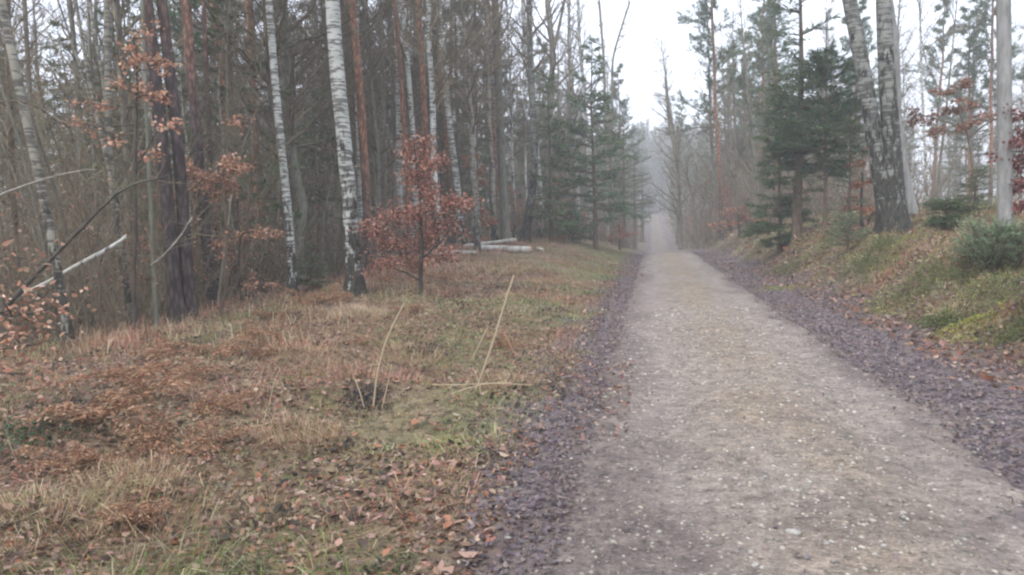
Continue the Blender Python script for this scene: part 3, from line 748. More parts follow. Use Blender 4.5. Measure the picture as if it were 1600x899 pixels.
def leafy(name, label, cat, base, stems, clusters, cols, mat, Y=None, leaf=(.05, .09), seed=0, group=None, spread=.16, thick=.9, kind='oak'):
    """sapling: stems traced in the picture, leaf clusters (cx,cy,rx,ry,n leaves, depth offset)"""
    r_ = np.random.default_rng(3000 + seed)
    if Y is None: bx, by, bz = hit(*base)
    else: p = at(base[0], 380, Y); bx, by = p[0], p[1]; bz = T(bx, by)
    root = thing(name, label, cat, (bx, by, bz), group); allp = []; G1 = Geo()
    for i, (marks, w0, w1) in enumerate(stems):
        P = [at(a, b_, by) for a, b_ in marks]
        if i == 0: P = [np.array([bx, by, bz - .06])] + [p for p in P if p[2] > bz + .1]
        P = smooth_trace(P, .12); P[1:-1] += np.cumsum(r_.normal(size=(len(P) - 2, 3)) * .006, 0)
        rd = np.linspace(px_size(w0, by) / 2, px_size(w1, by) / 2, len(P)); V_, Q_, _ = tubes([(P, rd)], 8)
        q = Geo(); q.add(V_, [Q_]); part('trunk' if i == 0 else 'branch', q.mesh('trunk', [M[mat]], True, (bx, by, bz)), root); allp.append(P)
    A = np.concatenate(allp); tw = []; LP = []; LH = []
    for (cx, cy, rx, ry, nl_, dz) in clusters:
        c = at(cx, cy, by + dz); RX, RY = px_size(rx, by), px_size(ry, by)
        nb = max(3, nl_ // 28)
        # one limb from stem towards the cluster
        low = A[A[:, 2] < c[2] + .1]; low = low if len(low) else A
        j = np.argmin(np.linalg.norm(low - c, axis=1)); s = low[j]
        mid = (s + c) / 2 + np.array([0, 0, -.04]) + r_.normal(size=3) * .05
        limb = smooth_trace([s, mid, c], .1); tw.append((limb, np.linspace(.010, .005, len(limb))))
        for _ in range(nb):
            tgt = c + np.array([r_.normal() * RX * .6, r_.normal() * RX * thick * .6, r_.normal() * RY * .55])
            st = limb[r_.integers(len(limb) // 2, len(limb))]; m_ = (st + tgt) / 2 + r_.normal(size=3) * .05
            P = smooth_trace([st, m_, tgt], .1); tw.append((P, np.linspace(.0045, .002, len(P))))
            k = max(5, int(1.8 * nl_) // nb); ii = r_.integers(len(P) // 3, len(P), k)
            LP.append(P[ii] + r_.normal(size=(k, 3)) * spread * np.array([1, 1, .6]) * .5); LH.append(np.repeat(nrm(tgt - st)[None], k, 0))
    q = Geo(); V_, Q_, _ = tubes(tw, 4); q.add(V_, [Q_]); part('twigs', q.mesh('twigs', [M[mat]], False, (bx, by, bz)), root, 'stuff')
    LP = np.concatenate(LP); LH = np.concatenate(LH); LH[:, 2] -= .3
    q = Geo(); q.add(*leaf_geo(LP, r_.uniform(*leaf, len(LP)), pal(cols, len(LP), r_, .35), r_, .2, .62, False, LH * .8))
    part('leaves', q.mesh('leaves', [M['leaf']], False, (bx, by, bz)), root, 'stuff')
    hero_bases.append((bx, by))
    return root

BEECH = [(0.31, 0.12, 0.08), (0.23, 0.09, 0.065), (0.40, 0.20, 0.145), (0.15, 0.065, 0.05), (0.47, 0.28, 0.215), (.36, .19, .13)]
OAK = [(0.44, 0.26, 0.175), (0.36, 0.20, 0.13), (0.54, 0.36, 0.26), (0.27, 0.145, 0.10), (0.46, 0.24, 0.15)]
FERNY = [(0.33, 0.17, 0.11), (0.27, 0.13, 0.09), (0.38, 0.22, 0.15)]
ORANGE = [(0.42, 0.17, 0.085), (0.34, 0.13, 0.07), (0.48, 0.24, 0.13)]

# ---- the birches and pines of the left roadside, traced one by one
hero('birch_tree', 'birch', 'big old birch with black fissured foot and white banded bark beside the copper beech', (556, 455), [(548, 350), (541, 250), (526, 110), (519, 0)], (32, 30), M['birch_big'], 20, seed=1, stubs=5, flare=.35)
hero('birch_tree', 'birch', 'slim bright white birch between the orange pine and the big old birch', (459, 466), [(452, 350), (440, 235), (428, 110), (420, 0)], (18, 15), M['birch'], 18, seed=2, flare=.3)
hero('birch_tree', 'birch', 'weathered leaning birch nearest the left edge of the view', (110, 548), [(92, 430), (75, 340), (52, 235), (28, 130), (4, 10)], (20, 19), M['birch_dim'], 15, seed=3, flare=.25, stubs=4)
hero('birch_tree', 'birch', 'grey birch forking into several thin upright stems near the left edge', (200, 490), [(188, 390), (172, 270), (168, 180), (170, 90), (167, 0)], (16, 14), M['birch_dim'], 15, Y=12.5, seed=4, flare=.25,
     extra=[([(172, 235, 0), (160, 100, .1), (143, 40, .2), (135, -30, .3)], (8, 6)), ([(186, 330, 0), (150, 180, -.2), (133, 90, -.3), (118, 0, -.4)], (9, 7)), ([(150, 185, -.2), (128, 110, -.3), (108, 50, -.4), (90, 0, -.5)], (6, 4))])
hero('pine_tree', 'pine tree', 'left one of the close pair of dark purple brown pines', (277, 505), [(268, 400), (256, 250), (240, 100), (229, 0)], (31, 27), M['pine_dark'], 19, seed=5, crown=('pine', .62, 26, 2.2), flare=.2, stubs=5)
hero('pine_tree', 'pine tree', 'right one of the close pair of dark pines, reddish towards the top', (297, 498), [(290, 400), (281, 250), (265, 110), (252, 0)], (29, 23), M['pine_dark'], 19, seed=6, crown=('pine', .62, 26, 2.2), flare=.2, stubs=4)
hero('pine_tree', 'pine tree', 'orange barked pine just left of the slim white birch', (405, 440), [(401, 300), (395, 130), (388, 0)], (17, 13), M['pine_orange'], 19, Y=21, seed=7, crown=('pine', .62, 24, 2.0), flare=.15, stubs=6)
hero('pine_tree', 'pine tree', 'orange barked pine directly right of the big old birch', (578, 420), [(572, 300), (563, 150), (549, 0)], (20, 15), M['pine'], 19, Y=22, seed=8, crown=('pine', .62, 24, 2.0), flare=.15, stubs=6)
hero('pine_tree', 'pine tree', 'thin reddish pine above the copper beech sapling, left of two thin birches', (640, 400), [(634, 250), (626, 110), (617, 0)], (11, 9), M['pine_orange'], 18, Y=27, seed=9, crown=('pine', .6, 20, 1.8), flare=.1, stubs=4)
hero('birch_tree', 'birch', 'thin pale birch rising behind the left side of the copper beech sapling', (640, 400), [(650, 330), (645, 200), (636, 90), (628, 0)], (12, 9), M['birch'], 16, Y=26, seed=10, flare=.1)
hero('birch_tree', 'birch', 'thin birch left of the thin reddish pine, pale and distant', (634, 400), [(628, 260), (617, 130), (604, 0)], (9, 7), M['birch'], 17, Y=34, seed=11, flare=.1)
hero('pine_tree', 'pine tree', 'orange and grey mottled pine straight above the copper beech sapling', (672, 400), [(668, 300), (662, 150), (653, 0)], (14, 11), M['pine_orange'], 18, Y=28, seed=12, crown=('pine', .6, 20, 1.8), flare=.1, stubs=3)
hero('birch_tree', 'birch', 'bright slender birch leaning over the right side of the copper beech sapling', (722, 386), [(716, 300), (703, 200), (692, 90), (685, 0)], (14, 12), M['birch'], 18, Y=31, seed=13, flare=.2)
hero('birch_tree', 'birch', 'white birch with a thin reddish pine close behind it, above the log pile', (787, 375), [(784, 290), (776, 170), (764, 60), (757, 0)], (9, 9), M['birch'], 18, Y=34, seed=14, flare=.15)
hero('pine_tree', 'pine tree', 'thin reddish pine close behind the white birch above the log pile', (776, 375), [(774, 250), (770, 120), (762, 0)], (8, 8), M['pine_orange'], 18, Y=37, seed=15, crown=('pine', .6, 20, 1.8), flare=.1)
hero('deciduous_tree', 'tree', 'grey green smooth trunk standing just right of the white birch above the log pile', (791, 382), [(786, 290), (779, 150), (773, 0)], (18, 15), M['bark_green'], 19, Y=34, seed=16, flare=.3)
hero('birch_tree', 'birch', 'birch with a blackened foot leaning right behind the log pile', (820, 376), [(832, 300), (836, 240), (830, 120), (826, 0)], (18, 11), M['birch_dark'], 18, Y=36, seed=17, flare=.3)
hero('birch_tree', 'birch', 'pale birch standing upright right of the black footed birch', (845, 374), [(842, 280), (830, 150), (820, 60), (817, 0)], (13, 9), M['birch'], 18, Y=42, seed=18, flare=.2)
hero('deciduous_tree', 'tree', 'tall dark tree forking at the top above the young spruce left of the road', (855, 374), [(858, 250), (861, 150), (864, 80), (855, 0)], (12, 11), M['bark'], 18, Y=44, seed=19, flare=.2, extra=[([(863, 90, 0), (872, 50, .1), (882, 0, .2)], (7, 5))])
hero('birch_tree', 'birch', 'thin white birch glimpsed between the two young conifers left of the road', (905, 374), [(903, 300), (897, 180), (890, 60), (888, -10)], (7, 6), M['birch'], 17, Y=52, seed=20, flare=.1)
hero('birch_tree', 'birch', 'thin white birch just left of the trunk of the young roadside pine', (924, 374), [(922, 280), (913, 150), (905, 60), (903, -10)], (8, 6), M['birch'], 17, Y=50, seed=21, flare=.1)
hero('deciduous_tree', 'tree', 'thin bare stem rising straight up behind the young roadside pine', (950, 374), [(948, 250), (944, 100), (936, 0)], (6, 5), M['bark'], 18, Y=50, seed=22, flare=.1, crown=('bare', .3, 26, 2.0))
hero('deciduous_tree', 'tree', 'thin bare tree slanting right towards the pale sky behind the roadside pine', (958, 374), [(955, 250), (957, 90), (972, 40), (985, 0)], (5, 4), M['bark'], 16, Y=54, seed=23, flare=.1, crown=('bare', .3, 26, 2.0))
# inside the left forest, between the traced ones
for k, (px, Y, top, wp, mt, lab) in enumerate([
    (236, 11.5, 222, 9, 'bark_green', 'thin pale grey green pole standing right of the forked birch'),
    (150, 19, 138, 9, 'bark', 'thin grey trunk behind the forked birch'), (335, 17, 318, 12, 'pine_dark', 'brown pine right of the close pair of dark pines'),
    (366, 20, 352, 9, 'bark_green', 'mossy slender trunk left of the orange pine'), (430, 24, 447, 9, 'bark', 'thin dark trunk curving up behind the slim white birch'),
    (500, 24, 492, 8, 'birch_dim', 'thin dull birch left of the big old birch'), (525, 27, 540, 7, 'bark_green', 'thin green grey pole behind the big old birch'),
    (603, 29, 596, 8, 'bark', 'grey trunk between the orange pine and the copper beech sapling'), (60, 17, 38, 12, 'bark', 'dull grey trunk behind the leaning birch'),
    (20, 14, 12, 14, 'bark_brown', 'brown trunk at the left edge of the view'), (700, 38, 706, 9, 'pine', 'pine with hazy reddish bark behind the slender leaning birch'), (746, 40, 741, 9, 'pine_dark', 'dark pine left of the white birch above the log pile')]):
    is_p = mt.startswith('pine'); 
    hero('pine_tree' if is_p else ('birch_tree' if 'birch' in mt else 'deciduous_tree'), 'pine tree' if is_p else ('birch' if 'birch' in mt else 'tree'), lab, (px, 0), [(px - (px - top) * .5, 190), (top, 0)], (wp, wp * .8), M[mt], 16, Y=Y, seed=40 + k, flare=.15,
         crown=('pine', .6, 20, 1.8) if is_p else ('bare', .35, 22, 2.0), stubs=4)

# ---- right roadside
hero('birch_tree', 'birch', 'leaning birch with black lower trunk, left stem of the trio on the right bank', (1390, 362), [(1376, 280), (1362, 190), (1345, 90), (1327, 0)], (31, 26), M['birch_dark'], 18, seed=24, flare=.3, stubs=3)
hero('birch_tree', 'birch', 'thick upright birch, middle stem of the trio on the right bank', (1402, 360), [(1396, 270), (1390, 180), (1383, 80), (1381, 0)], (36, 27), M['birch_dark'], 19, seed=25, flare=.25)
hero('birch_tree', 'birch', 'thinnest curved birch, right stem of the trio on the right bank', (1424, 330), [(1412, 260), (1400, 190), (1402, 120), (1398, 60), (1388, -10)], (17, 13), M['bark_pale'], 17, Y=23.5, seed=26, flare=.2)
hero('deciduous_tree', 'tree', 'tall smooth grey trunk standing alone at the right edge on the bank', (1571, 338), [(1570, 200), (1568, 0)], (24, 24), M['bark_pale'], 20, Y=15, seed=27, flare=.2, crown=('bare', .5, 26, 2.6))
hero('birch_tree', 'birch', 'thin white birch in the mist between the bank trio and the small oak', (1448, 330), [(1446, 250), (1440, 120), (1437, 0)], (5, 4), M['birch'], 16, Y=48, seed=28, flare=.1)
hero('deciduous_tree', 'tree', 'thin bare stem leaning behind the brown leaved small oak', (1462, 330), [(1468, 260), (1478, 180)], (6, 4), M['bark'], 9, Y=30, seed=29, flare=.1)
for k, (px, Y, marks, wp, lab) in enumerate([
    (1064, 62, [(1058, 250), (1045, 190), (1040, 120)], 11, 'bare roadside tree nearest the road on its right side, leaning to the road'),
    (1090, 56, [(1080, 290), (1062, 250), (1050, 190)], 7, 'crooked bare young tree just right of the leaning roadside tree'),
    (1118, 50, [(1116, 280), (1110, 190), (1108, 100)], 9, 'straight bare tree midway between the road and the dark spruces'),
    (1150, 54, [(1150, 250), (1147, 150), (1145, 60)], 8, 'bare hazy tree left of the dark spruces'),
    (1182, 42, [(1180, 280), (1174, 200), (1166, 120)], 8, 'thin bare tree at the left edge of the dark spruces')]):
    hero('deciduous_tree', 'tree', lab, (px, 0), marks, (wp * .8, wp * .5), M['bark'], 15 - (k % 2), Y=Y, seed=60 + k, flare=.2, crown=('bare', .12, 46, 3.0), stubs=3)

# ---- young conifers
place_conifer('young_pine', 'tall young pine with bluish tiered branches close to the left side of the road', 'pine tree', (931, 386), 58, 1, Y=38, W=2.9, wtr=8, z0=.10, whorls=24, droop=.0, rise=.1, cols=PINE_C + [(.16, .24, .13)], nl=(.12, .26), wd=.034, per=12, prof=.7, twig_n=9)
place_conifer('young_spruce', 'narrow young spruce left of the tall young roadside pine', 'spruce', (862, 384), 108, 2, Y=36, W=1.35, wtr=7, z0=.04, whorls=26, droop=-.02, rise=.1, nl=(.12, .22), wd=.032, per=9, prof=.6, twig_n=9, gappy=.12, cols=SPRUCE_C + [(.17, .23, .11)] * 2)
place_conifer('young_spruce', 'tallest dark conifer on the right bank, its bare upper trunk against the sky', 'spruce', (1246, 372), -120, 3, Y=26, W=1.8, wtr=15, z0=.16, whorls=34, droop=-.01, rise=.1, nl=(.08, .17), wd=.016, per=12, prof=.55, gappy=.1, twig_n=10)
place_conifer('young_spruce', 'dense dark spruce with bushy low branches left of the tall bank conifer', 'spruce', (1218, 0), 120, 4, Y=27, W=1.2, wtr=7, z0=.06, gappy=.14, whorls=30, droop=-.05, nl=(.08, .17), wd=.018, per=19, prof=.55, twig_n=12, cols=SPRUCE_C)
place_conifer('young_pine', 'bushy dark green pine between the tall bank conifer and the birch trio', 'pine tree', (1288, 0), 75, 5, Y=25, W=1.7, wtr=7, z0=.30, whorls=24, droop=-.01, cols=SPRUCE_C[:3] + [(.035, .07, .05)], nl=(.10, .2), wd=.018, per=14, prof=.5, twig_n=11)
place_conifer('young_spruce', 'sparse young spruce with thin brown stem just left of the birch trio', 'spruce', (1327, 0), 175, 6, Y=22, W=.9, wtr=6, z0=.06, whorls=18, droop=-.03, nl=(.06, .12), wd=.010, per=6, prof=.7, twig_n=7)
place_conifer('young_pine', 'hazy pine rising behind the dark conifers of the bank', 'pine tree', (1212, 0), -60, 7, Y=38, W=1.7, wtr=9, z0=.3, whorls=26, droop=.0, cols=PINE_C, nl=(.10, .2), wd=.022, per=7, prof=.5, gappy=.2, twig_n=7)
place_conifer('young_spruce', 'tiny green spruce standing under the brown leaved small oak', 'spruce', (1522, 330), 262, 8, Y=19, W=.5, wtr=5, z0=.1, whorls=12, nl=(.05, .1), wd=.010, per=9, twig_n=7)
place_conifer('young_spruce', 'low dense dark green spruce bush right of the birch trio', 'spruce', (1478, 360), 318, 9, W=.62, wtr=5, z0=.03, whorls=12, rise=.1, nl=(.05, .09), wd=.010, per=16, prof=.45, twig_n=12)
place_conifer('young_pine', 'bushy pale green pine seedling largest on the near right bank', 'pine tree', (1542, 432), 372, 10, W=.62, wtr=4, z0=.03, whorls=13, rise=.5, droop=.05, cols=[(.18, .27, .15), (.14, .21, .12), (.24, .31, .18)], nl=(.05, .10), wd=.006, per=16, prof=.4, twig_n=10)
place_conifer('young_pine', 'small green pine seedling at the right edge of the bank', 'pine tree', (1592, 430), 372, 11, W=.45, wtr=4, z0=.03, whorls=8, rise=.5, droop=.05, cols=[(.18, .27, .15), (.13, .20, .11)], nl=(.05, .10), wd=.006, per=14, prof=.4, twig_n=9)
place_conifer('young_pine', 'small green pine seedling at the foot of the sparse spruce on the bank', 'pine tree', (1325, 400), 340, 12, W=.5, wtr=4, z0=.05, whorls=8, rise=.4, cols=[(.15, .22, .12), (.11, .17, .09)], nl=(.05, .10), wd=.008, per=12, prof=.4, twig_n=9)
place_conifer('young_pine', 'dark green pine against the sky above the mid left forest', 'pine tree', (722, 0), -160, 13, Y=38, W=2.4, wtr=10, z0=.42, whorls=26, droop=.01, rise=.15, cols=SPRUCE_C, nl=(.12, .24), wd=.03, per=9, prof=.4, twig_n=9)
place_conifer('young_spruce', 'low green spruce under the slim white birch', 'spruce', (486, 452), 395, 14, W=.6, wtr=4, z0=.04, whorls=10, nl=(.05, .1), wd=.010, per=12, twig_n=8)
place_conifer('young_spruce', 'spruce sapling hugging the ground between the young spruce and roadside pine', 'spruce', (895, 388), 325, 15, Y=40, W=1.1, wtr=4, z0=.04, whorls=12, nl=(.1, .2), wd=.025, per=8, twig_n=8)
for k, (px, Y, tp, W, lab) in enumerate([(975, 58, 175, 2.4, 'misty spruce right behind the young roadside pine'), (992, 78, 225, 2.4, 'faint spruce closing in on the left side of the far track'), (1004, 105, 262, 2.2, 'faintest small spruce at the left edge of the far track'), (1060, 95, 240, 2.2, 'faint spruce at the right edge of the far track'), (70, 24, 120, 1.9, 'dark green spruce in the forest behind the leaning birch'), (105, 30, 60, 2.0, 'blue green spruce seen between the leaning and the forked birch'),
                                      (335, 32, 60, 1.9, 'hazy green spruce right of the pair of dark pines'), (500, 34, 150, 2.0, 'hazy green spruce behind and left of the big old birch'),
                                      (745, 46, 40, 2.4, 'dark hazy spruce right of the slender leaning birch'), (10, 28, 40, 2.2, 'hazy green spruce at the left edge of the view')]):
    place_conifer('spruce_tree', lab, 'spruce', (px, 0), tp, 30 + k, Y=Y, W=W, wtr=7, z0=.22, whorls=22, droop=-.02, nl=(.12, .22), wd=.028, per=6, prof=.6, twig_n=8, gappy=.1)

# ---- leafy saplings
leafy('beech_sapling', 'copper red beech sapling standing in front of the forest beside the big old birch', 'beech', (657, 462),
      [([(658, 400), (655, 330), (650, 260), (647, 215)], 8, 2), ([(658, 440), (640, 428), (615, 418)], 4, 2), ([(657, 405), (690, 380), (730, 318)], 4, 1.5), ([(657, 395), (610, 370), (575, 345)], 4, 1.5)],
      [(640, 232, 14, 18, 140, 0), (664, 226, 16, 20, 160, .1), (676, 262, 22, 18, 220, -.1), (646, 280, 22, 22, 240, .2), (672, 300, 24, 16, 200, 0), (612, 338, 26, 16, 260, .2), (648, 335, 26, 18, 260, -.2), (700, 318, 24, 12, 220, 0), (730, 316, 14, 10, 110, .1),
       (590, 355, 22, 18, 220, -.1), (622, 380, 34, 20, 320, .2), (668, 372, 30, 14, 220, 0), (700, 352, 20, 10, 120, .3), (612, 410, 30, 14, 200, -.2), (650, 408, 26, 14, 160, .2), (690, 400, 26, 12, 120, -.1), (705, 360, 18, 5, 60, 0)],
      BEECH, 'bark_dark', leaf=(.045, .08), seed=1, spread=.26)
leafy('oak_sapling', 'slender dark oak sapling with pale brown leaves in front of the pair of dark pines', 'oak', (209, 530),
      [([(209, 450), (211, 330), (208, 250), (210, 140), (208, 60)], 8, 3), ([(213, 260), (245, 210), (275, 150)], 3, 1.5)],
      [(210, 140, 22, 12, 60, 0), (240, 148, 18, 10, 50, .1), (208, 80, 20, 22, 60, -.1), (245, 105, 14, 12, 40, .1), (110, 190, 14, 5, 14, 0), (135, 160, 14, 8, 16, .2), (170, 165, 14, 8, 22, .2), (260, 195, 10, 8, 20, -.2), (235, 245, 12, 12, 24, 0), (175, 215, 14, 8, 18, 0), (140, 200, 10, 8, 14, .2), (230, 60, 14, 14, 24, .1)],
      OAK, 'bark_dark', leaf=(.05, .085), seed=2)
leafy('oak_sapling', 'oak sapling with dense peach brown leaves between the dark pines and orange pine', 'oak', (345, 495),
      [([(350, 430), (352, 370), (345, 300), (350, 230)], 6, 2)],
      [(300, 270, 22, 14, 90, .1), (330, 285, 28, 18, 160, 0), (362, 262, 20, 22, 120, -.1), (355, 300, 26, 18, 130, .1), (372, 190, 8, 18, 30, 0), (355, 245, 10, 12, 40, 0), (285, 262, 12, 8, 40, .2)],
      OAK, 'bark_brown', leaf=(.05, .09), seed=3)
leafy('oak_sapling', 'small oak sapling with sparse pale leaves left of the slim white birch', 'oak', (378, 480),
      [([(376, 440), (372, 400), (380, 365)], 6, 3)],
      [(350, 382, 16, 8, 50, 0), (375, 372, 16, 8, 50, .1), (410, 362, 22, 6, 60, 0), (432, 366, 12, 8, 36, .2), (400, 440, 20, 10, 50, 0), (425, 445, 12, 8, 26, .2), (350, 400, 10, 10, 24, 0)],
      OAK, 'bark_dark', leaf=(.05, .09), seed=4)
leafy('oak_sapling', 'low oak branches with bright peach leaves at the left edge of the view', 'oak', (-40, 640),
      [([(-42, 560), (-38, 470), (-30, 380)], 9, 5), ([(-40, 500), (-10, 485), (30, 490)], 4, 1.5), ([(-41, 560), (-10, 545), (40, 540)], 4, 1.5)],
      [(8, 448, 16, 10, 18, 0), (10, 492, 22, 10, 34, 0), (38, 498, 24, 9, 34, .1), (12, 545, 24, 14, 34, 0), (34, 585, 20, 10, 30, .1), (6, 612, 16, 14, 24, 0), (58, 462, 16, 10, 8, .2), (70, 520, 14, 10, 8, .3), (20, 400, 18, 14, 8, .2), (90, 470, 14, 10, 5, .4)],
      OAK, 'bark_dark', leaf=(.045, .075), seed=5, Y=None, spread=.34)
leafy('oak_tree', 'small oak with layered brown leafy branches standing in mist right of the birch trio', 'oak', (1527, 330),
      [([(1524, 290), (1516, 215), (1500, 175), (1495, 145)], 7, 2), ([(1516, 215), (1535, 195), (1570, 180)], 3, 1.5), ([(1512, 205), (1480, 190), (1435, 178)], 3, 1.5)],
      [(1472, 143, 18, 5, 70, 0), (1505, 132, 20, 6, 90, .2), (1515, 158, 14, 7, 60, -.2), (1480, 172, 30, 7, 130, .2), (1435, 178, 18, 8, 80, 0), (1495, 196, 30, 5, 110, -.1), (1455, 210, 10, 4, 20, 0), (1548, 182, 16, 6, 60, .1), (1570, 178, 12, 6, 40, 0), (1450, 190, 12, 6, 30, .2)],
      [(0.27, 0.14, 0.095), (0.21, 0.105, 0.075), (0.33, 0.18, 0.12)], 'bark', leaf=(.07, .12), seed=6, Y=24)
leafy('beech_sapling', 'purple red beech sapling cut by the right edge of the view', 'beech', (1606, 345),
      [([(1604, 290), (1600, 240), (1598, 180)], 5, 2)], [(1595, 180, 12, 10, 60, 0), (1590, 215, 16, 12, 90, 0), (1590, 250, 14, 10, 80, .1), (1596, 290, 14, 14, 90, 0), (1592, 320, 12, 10, 50, 0), (1558, 240, 8, 5, 16, 0)],
      [(0.20, 0.06, 0.055), (0.26, 0.09, 0.075), (0.15, 0.05, 0.05)], 'bark_dark', leaf=(.06, .09), seed=7, Y=15)
leafy('beech_sapling', 'low rust red beech shrub on the bank left of the dark spruces', 'beech', (1155, 362),
      [([(1155, 350), (1153, 335)], 5, 3)], [(1140, 345, 22, 10, 150, 0), (1160, 335, 20, 10, 140, .5), (1120, 352, 16, 8, 90, -.4), (1180, 345, 20, 9, 110, .4), (1150, 325, 12, 6, 60, 0)],
      FERNY, 'bark_dark', leaf=(.08, .14), seed=8, Y=40)
leafy('beech_sapling', 'orange red beech sapling glowing behind the left stem of the birch trio', 'beech', (1346, 350),
      [([(1346, 320), (1347, 270)], 5, 3)], [(1350, 325, 20, 6, 110, 0), (1352, 285, 16, 7, 80, .1), (1338, 255, 16, 8, 60, -.1), (1350, 232, 12, 6, 40, 0), (1330, 310, 14, 6, 40, 0)],
      [(0.40, 0.12, 0.07), (0.32, 0.10, 0.06), (0.46, 0.19, 0.11)], 'bark_dark', leaf=(.07, .12), seed=9, Y=25)
leafy('beech_sapling', 'orange brown leafy sapling behind the slender leaning birch above the logs', 'beech', (748, 392),
      [([(748, 340), (746, 280), (742, 230)], 5, 3)], [(742, 240, 16, 18, 110, 0), (752, 280, 20, 20, 150, .3), (745, 320, 24, 18, 160, -.2), (760, 350, 20, 14, 120, .2), (738, 370, 18, 12, 80, 0)],
      [(0.32, 0.16, 0.095), (0.26, 0.12, 0.075), (0.38, 0.21, 0.13)], 'bark_brown', leaf=(.08, .13), seed=10, Y=31)
leafy('beech_sapling', 'low russet sapling under the young spruce left of the road', 'beech', (872, 388),
      [([(872, 370), (870, 340)], 5, 3)], [(868, 300, 14, 24, 80, 0), (878, 340, 14, 16, 70, .3), (872, 372, 18, 8, 80, -.2), (850, 385, 18, 6, 60, -.5)],
      [(0.32, 0.15, 0.09), (0.24, 0.12, 0.08)], 'bark_brown', leaf=(.10, .16), seed=11, Y=39)
leafy('beech_sapling', 'pinkish brown leafy shrub at the left road edge where the track dips', 'beech', (968, 380),
      [([(968, 365), (967, 350)], 5, 3)], [(966, 355, 9, 10, 80, 0), (975, 368, 12, 7, 80, 0), (955, 370, 12, 7, 70, .5)],
      [(0.33, 0.17, 0.11), (0.26, 0.13, 0.09)], 'bark_brown', leaf=(.12, .2), seed=12, Y=46)

mL, tL, bL, oL = nm('log birch bark'); n = N(tL); v, _ = n.coord()
vx_, _ = n.coord((9, 1.2, 1.2))
cc = n.ramp(n.noise(v, 3, 4), [(0.3, (0.26, 0.25, 0.21)), (0.6, (0.52, 0.51, 0.47))])
cc = n.mix(n.ramp(n.noise(vx_, 1.6, 3), [(0.55, 0.0), (0.62, 0.85)]), cc, (0.07, 0.06, 0.055)); n.link(cc, bL.inputs['Base Color'])
M['log'] = mL
# ---- near bare branches crossing the left of the view
def branch_thing(label, marks, Y, w0, w1, mat, seed, twigs=8, anchor=True, name='branch', cat='branch'):
    r_ = np.random.default_rng(5000 + seed)
    P = smooth_trace([at(a, b_, Y + dd) for a, b_, dd in marks], .12)
    P[1:-1] += np.cumsum(r_.normal(size=(len(P) - 2, 3)) * .005, 0)
    o0 = P[0].copy(); root = thing(name, label, cat, tuple(o0))
    V_, Q_, T_ = tubes([(P, np.linspace(px_size(w0, Y), px_size(w1, Y), len(P)) / 2 * (1 + .12 * r_.normal(size=len(P))))], 9, True)
    q = Geo(); q.add(V_, [Q_, T_]); part('stem', q.mesh('stem', [M[mat]], True, tuple(o0)), root)
    if twigs:
        tw = []
        for _ in range(twigs):
            i = r_.integers(len(P) // 5, len(P) - 1); p2, r2 = grow(r_, P[i], side_dir(r_, nrm(P[i + 1] - P[i]), r_.uniform(.5, 1.1)), r_.uniform(.25, .9), .005, 5, .12, .0, .3); tw.append((p2, r2))
            for _ in range(2):
                j = r_.integers(1, 5); tw.append(grow(r_, p2[j], side_dir(r_, nrm(p2[j] - p2[j - 1]), .7), r_.uniform(.15, .4), .003, 3, .12, 0, .4))
        q = Geo(); V_, Q_, _ = tubes(tw, 4); q.add(V_, [Q_]); part('twigs', q.mesh('twigs', [M['twig']], False, tuple(o0)), root, 'stuff')
    return root
branch_thing('fallen pale lichen covered birch pole leaning diagonally across the leaning birch', [(20, 470, -.3), (60, 445, -.1), (110, 415, .1), (150, 395, .3), (198, 368, .6)], 10.0, 9, 6, 'log', 1, 5, name='fallen_birch', cat='fallen tree')
branch_thing('dark bare bough slanting up from the left edge in front of the leaning birch', [(-40, 540, 0), (30, 455, 0), (90, 395, .2), (150, 335, .3), (205, 285, .4), (262, 300 - 25, .6)], 8.5, 11, 4, 'bark_dark', 2, 16)
branch_thing('thin bare bough reaching right from the left edge at mid height', [(-60, 330, 0), (0, 305, .1), (70, 280, .3), (150, 265, .5)], 8.8, 5, 2, 'twig_pale', 3, 8)
branch_thing('fine dark bough drooping from the upper left edge', [(-60, 200, 0), (0, 150, .1), (60, 160, .3), (110, 200, .5)], 8.2, 5, 2, 'bark_brown', 4, 14)
branch_thing('pale dead branch forking off right of the thin grey green pole', [(236, 415, 0), (262, 395, .05), (285, 370, .1), (300, 340, .1)], 11.4, 4, 2, 'twig_pale', 5, 2)

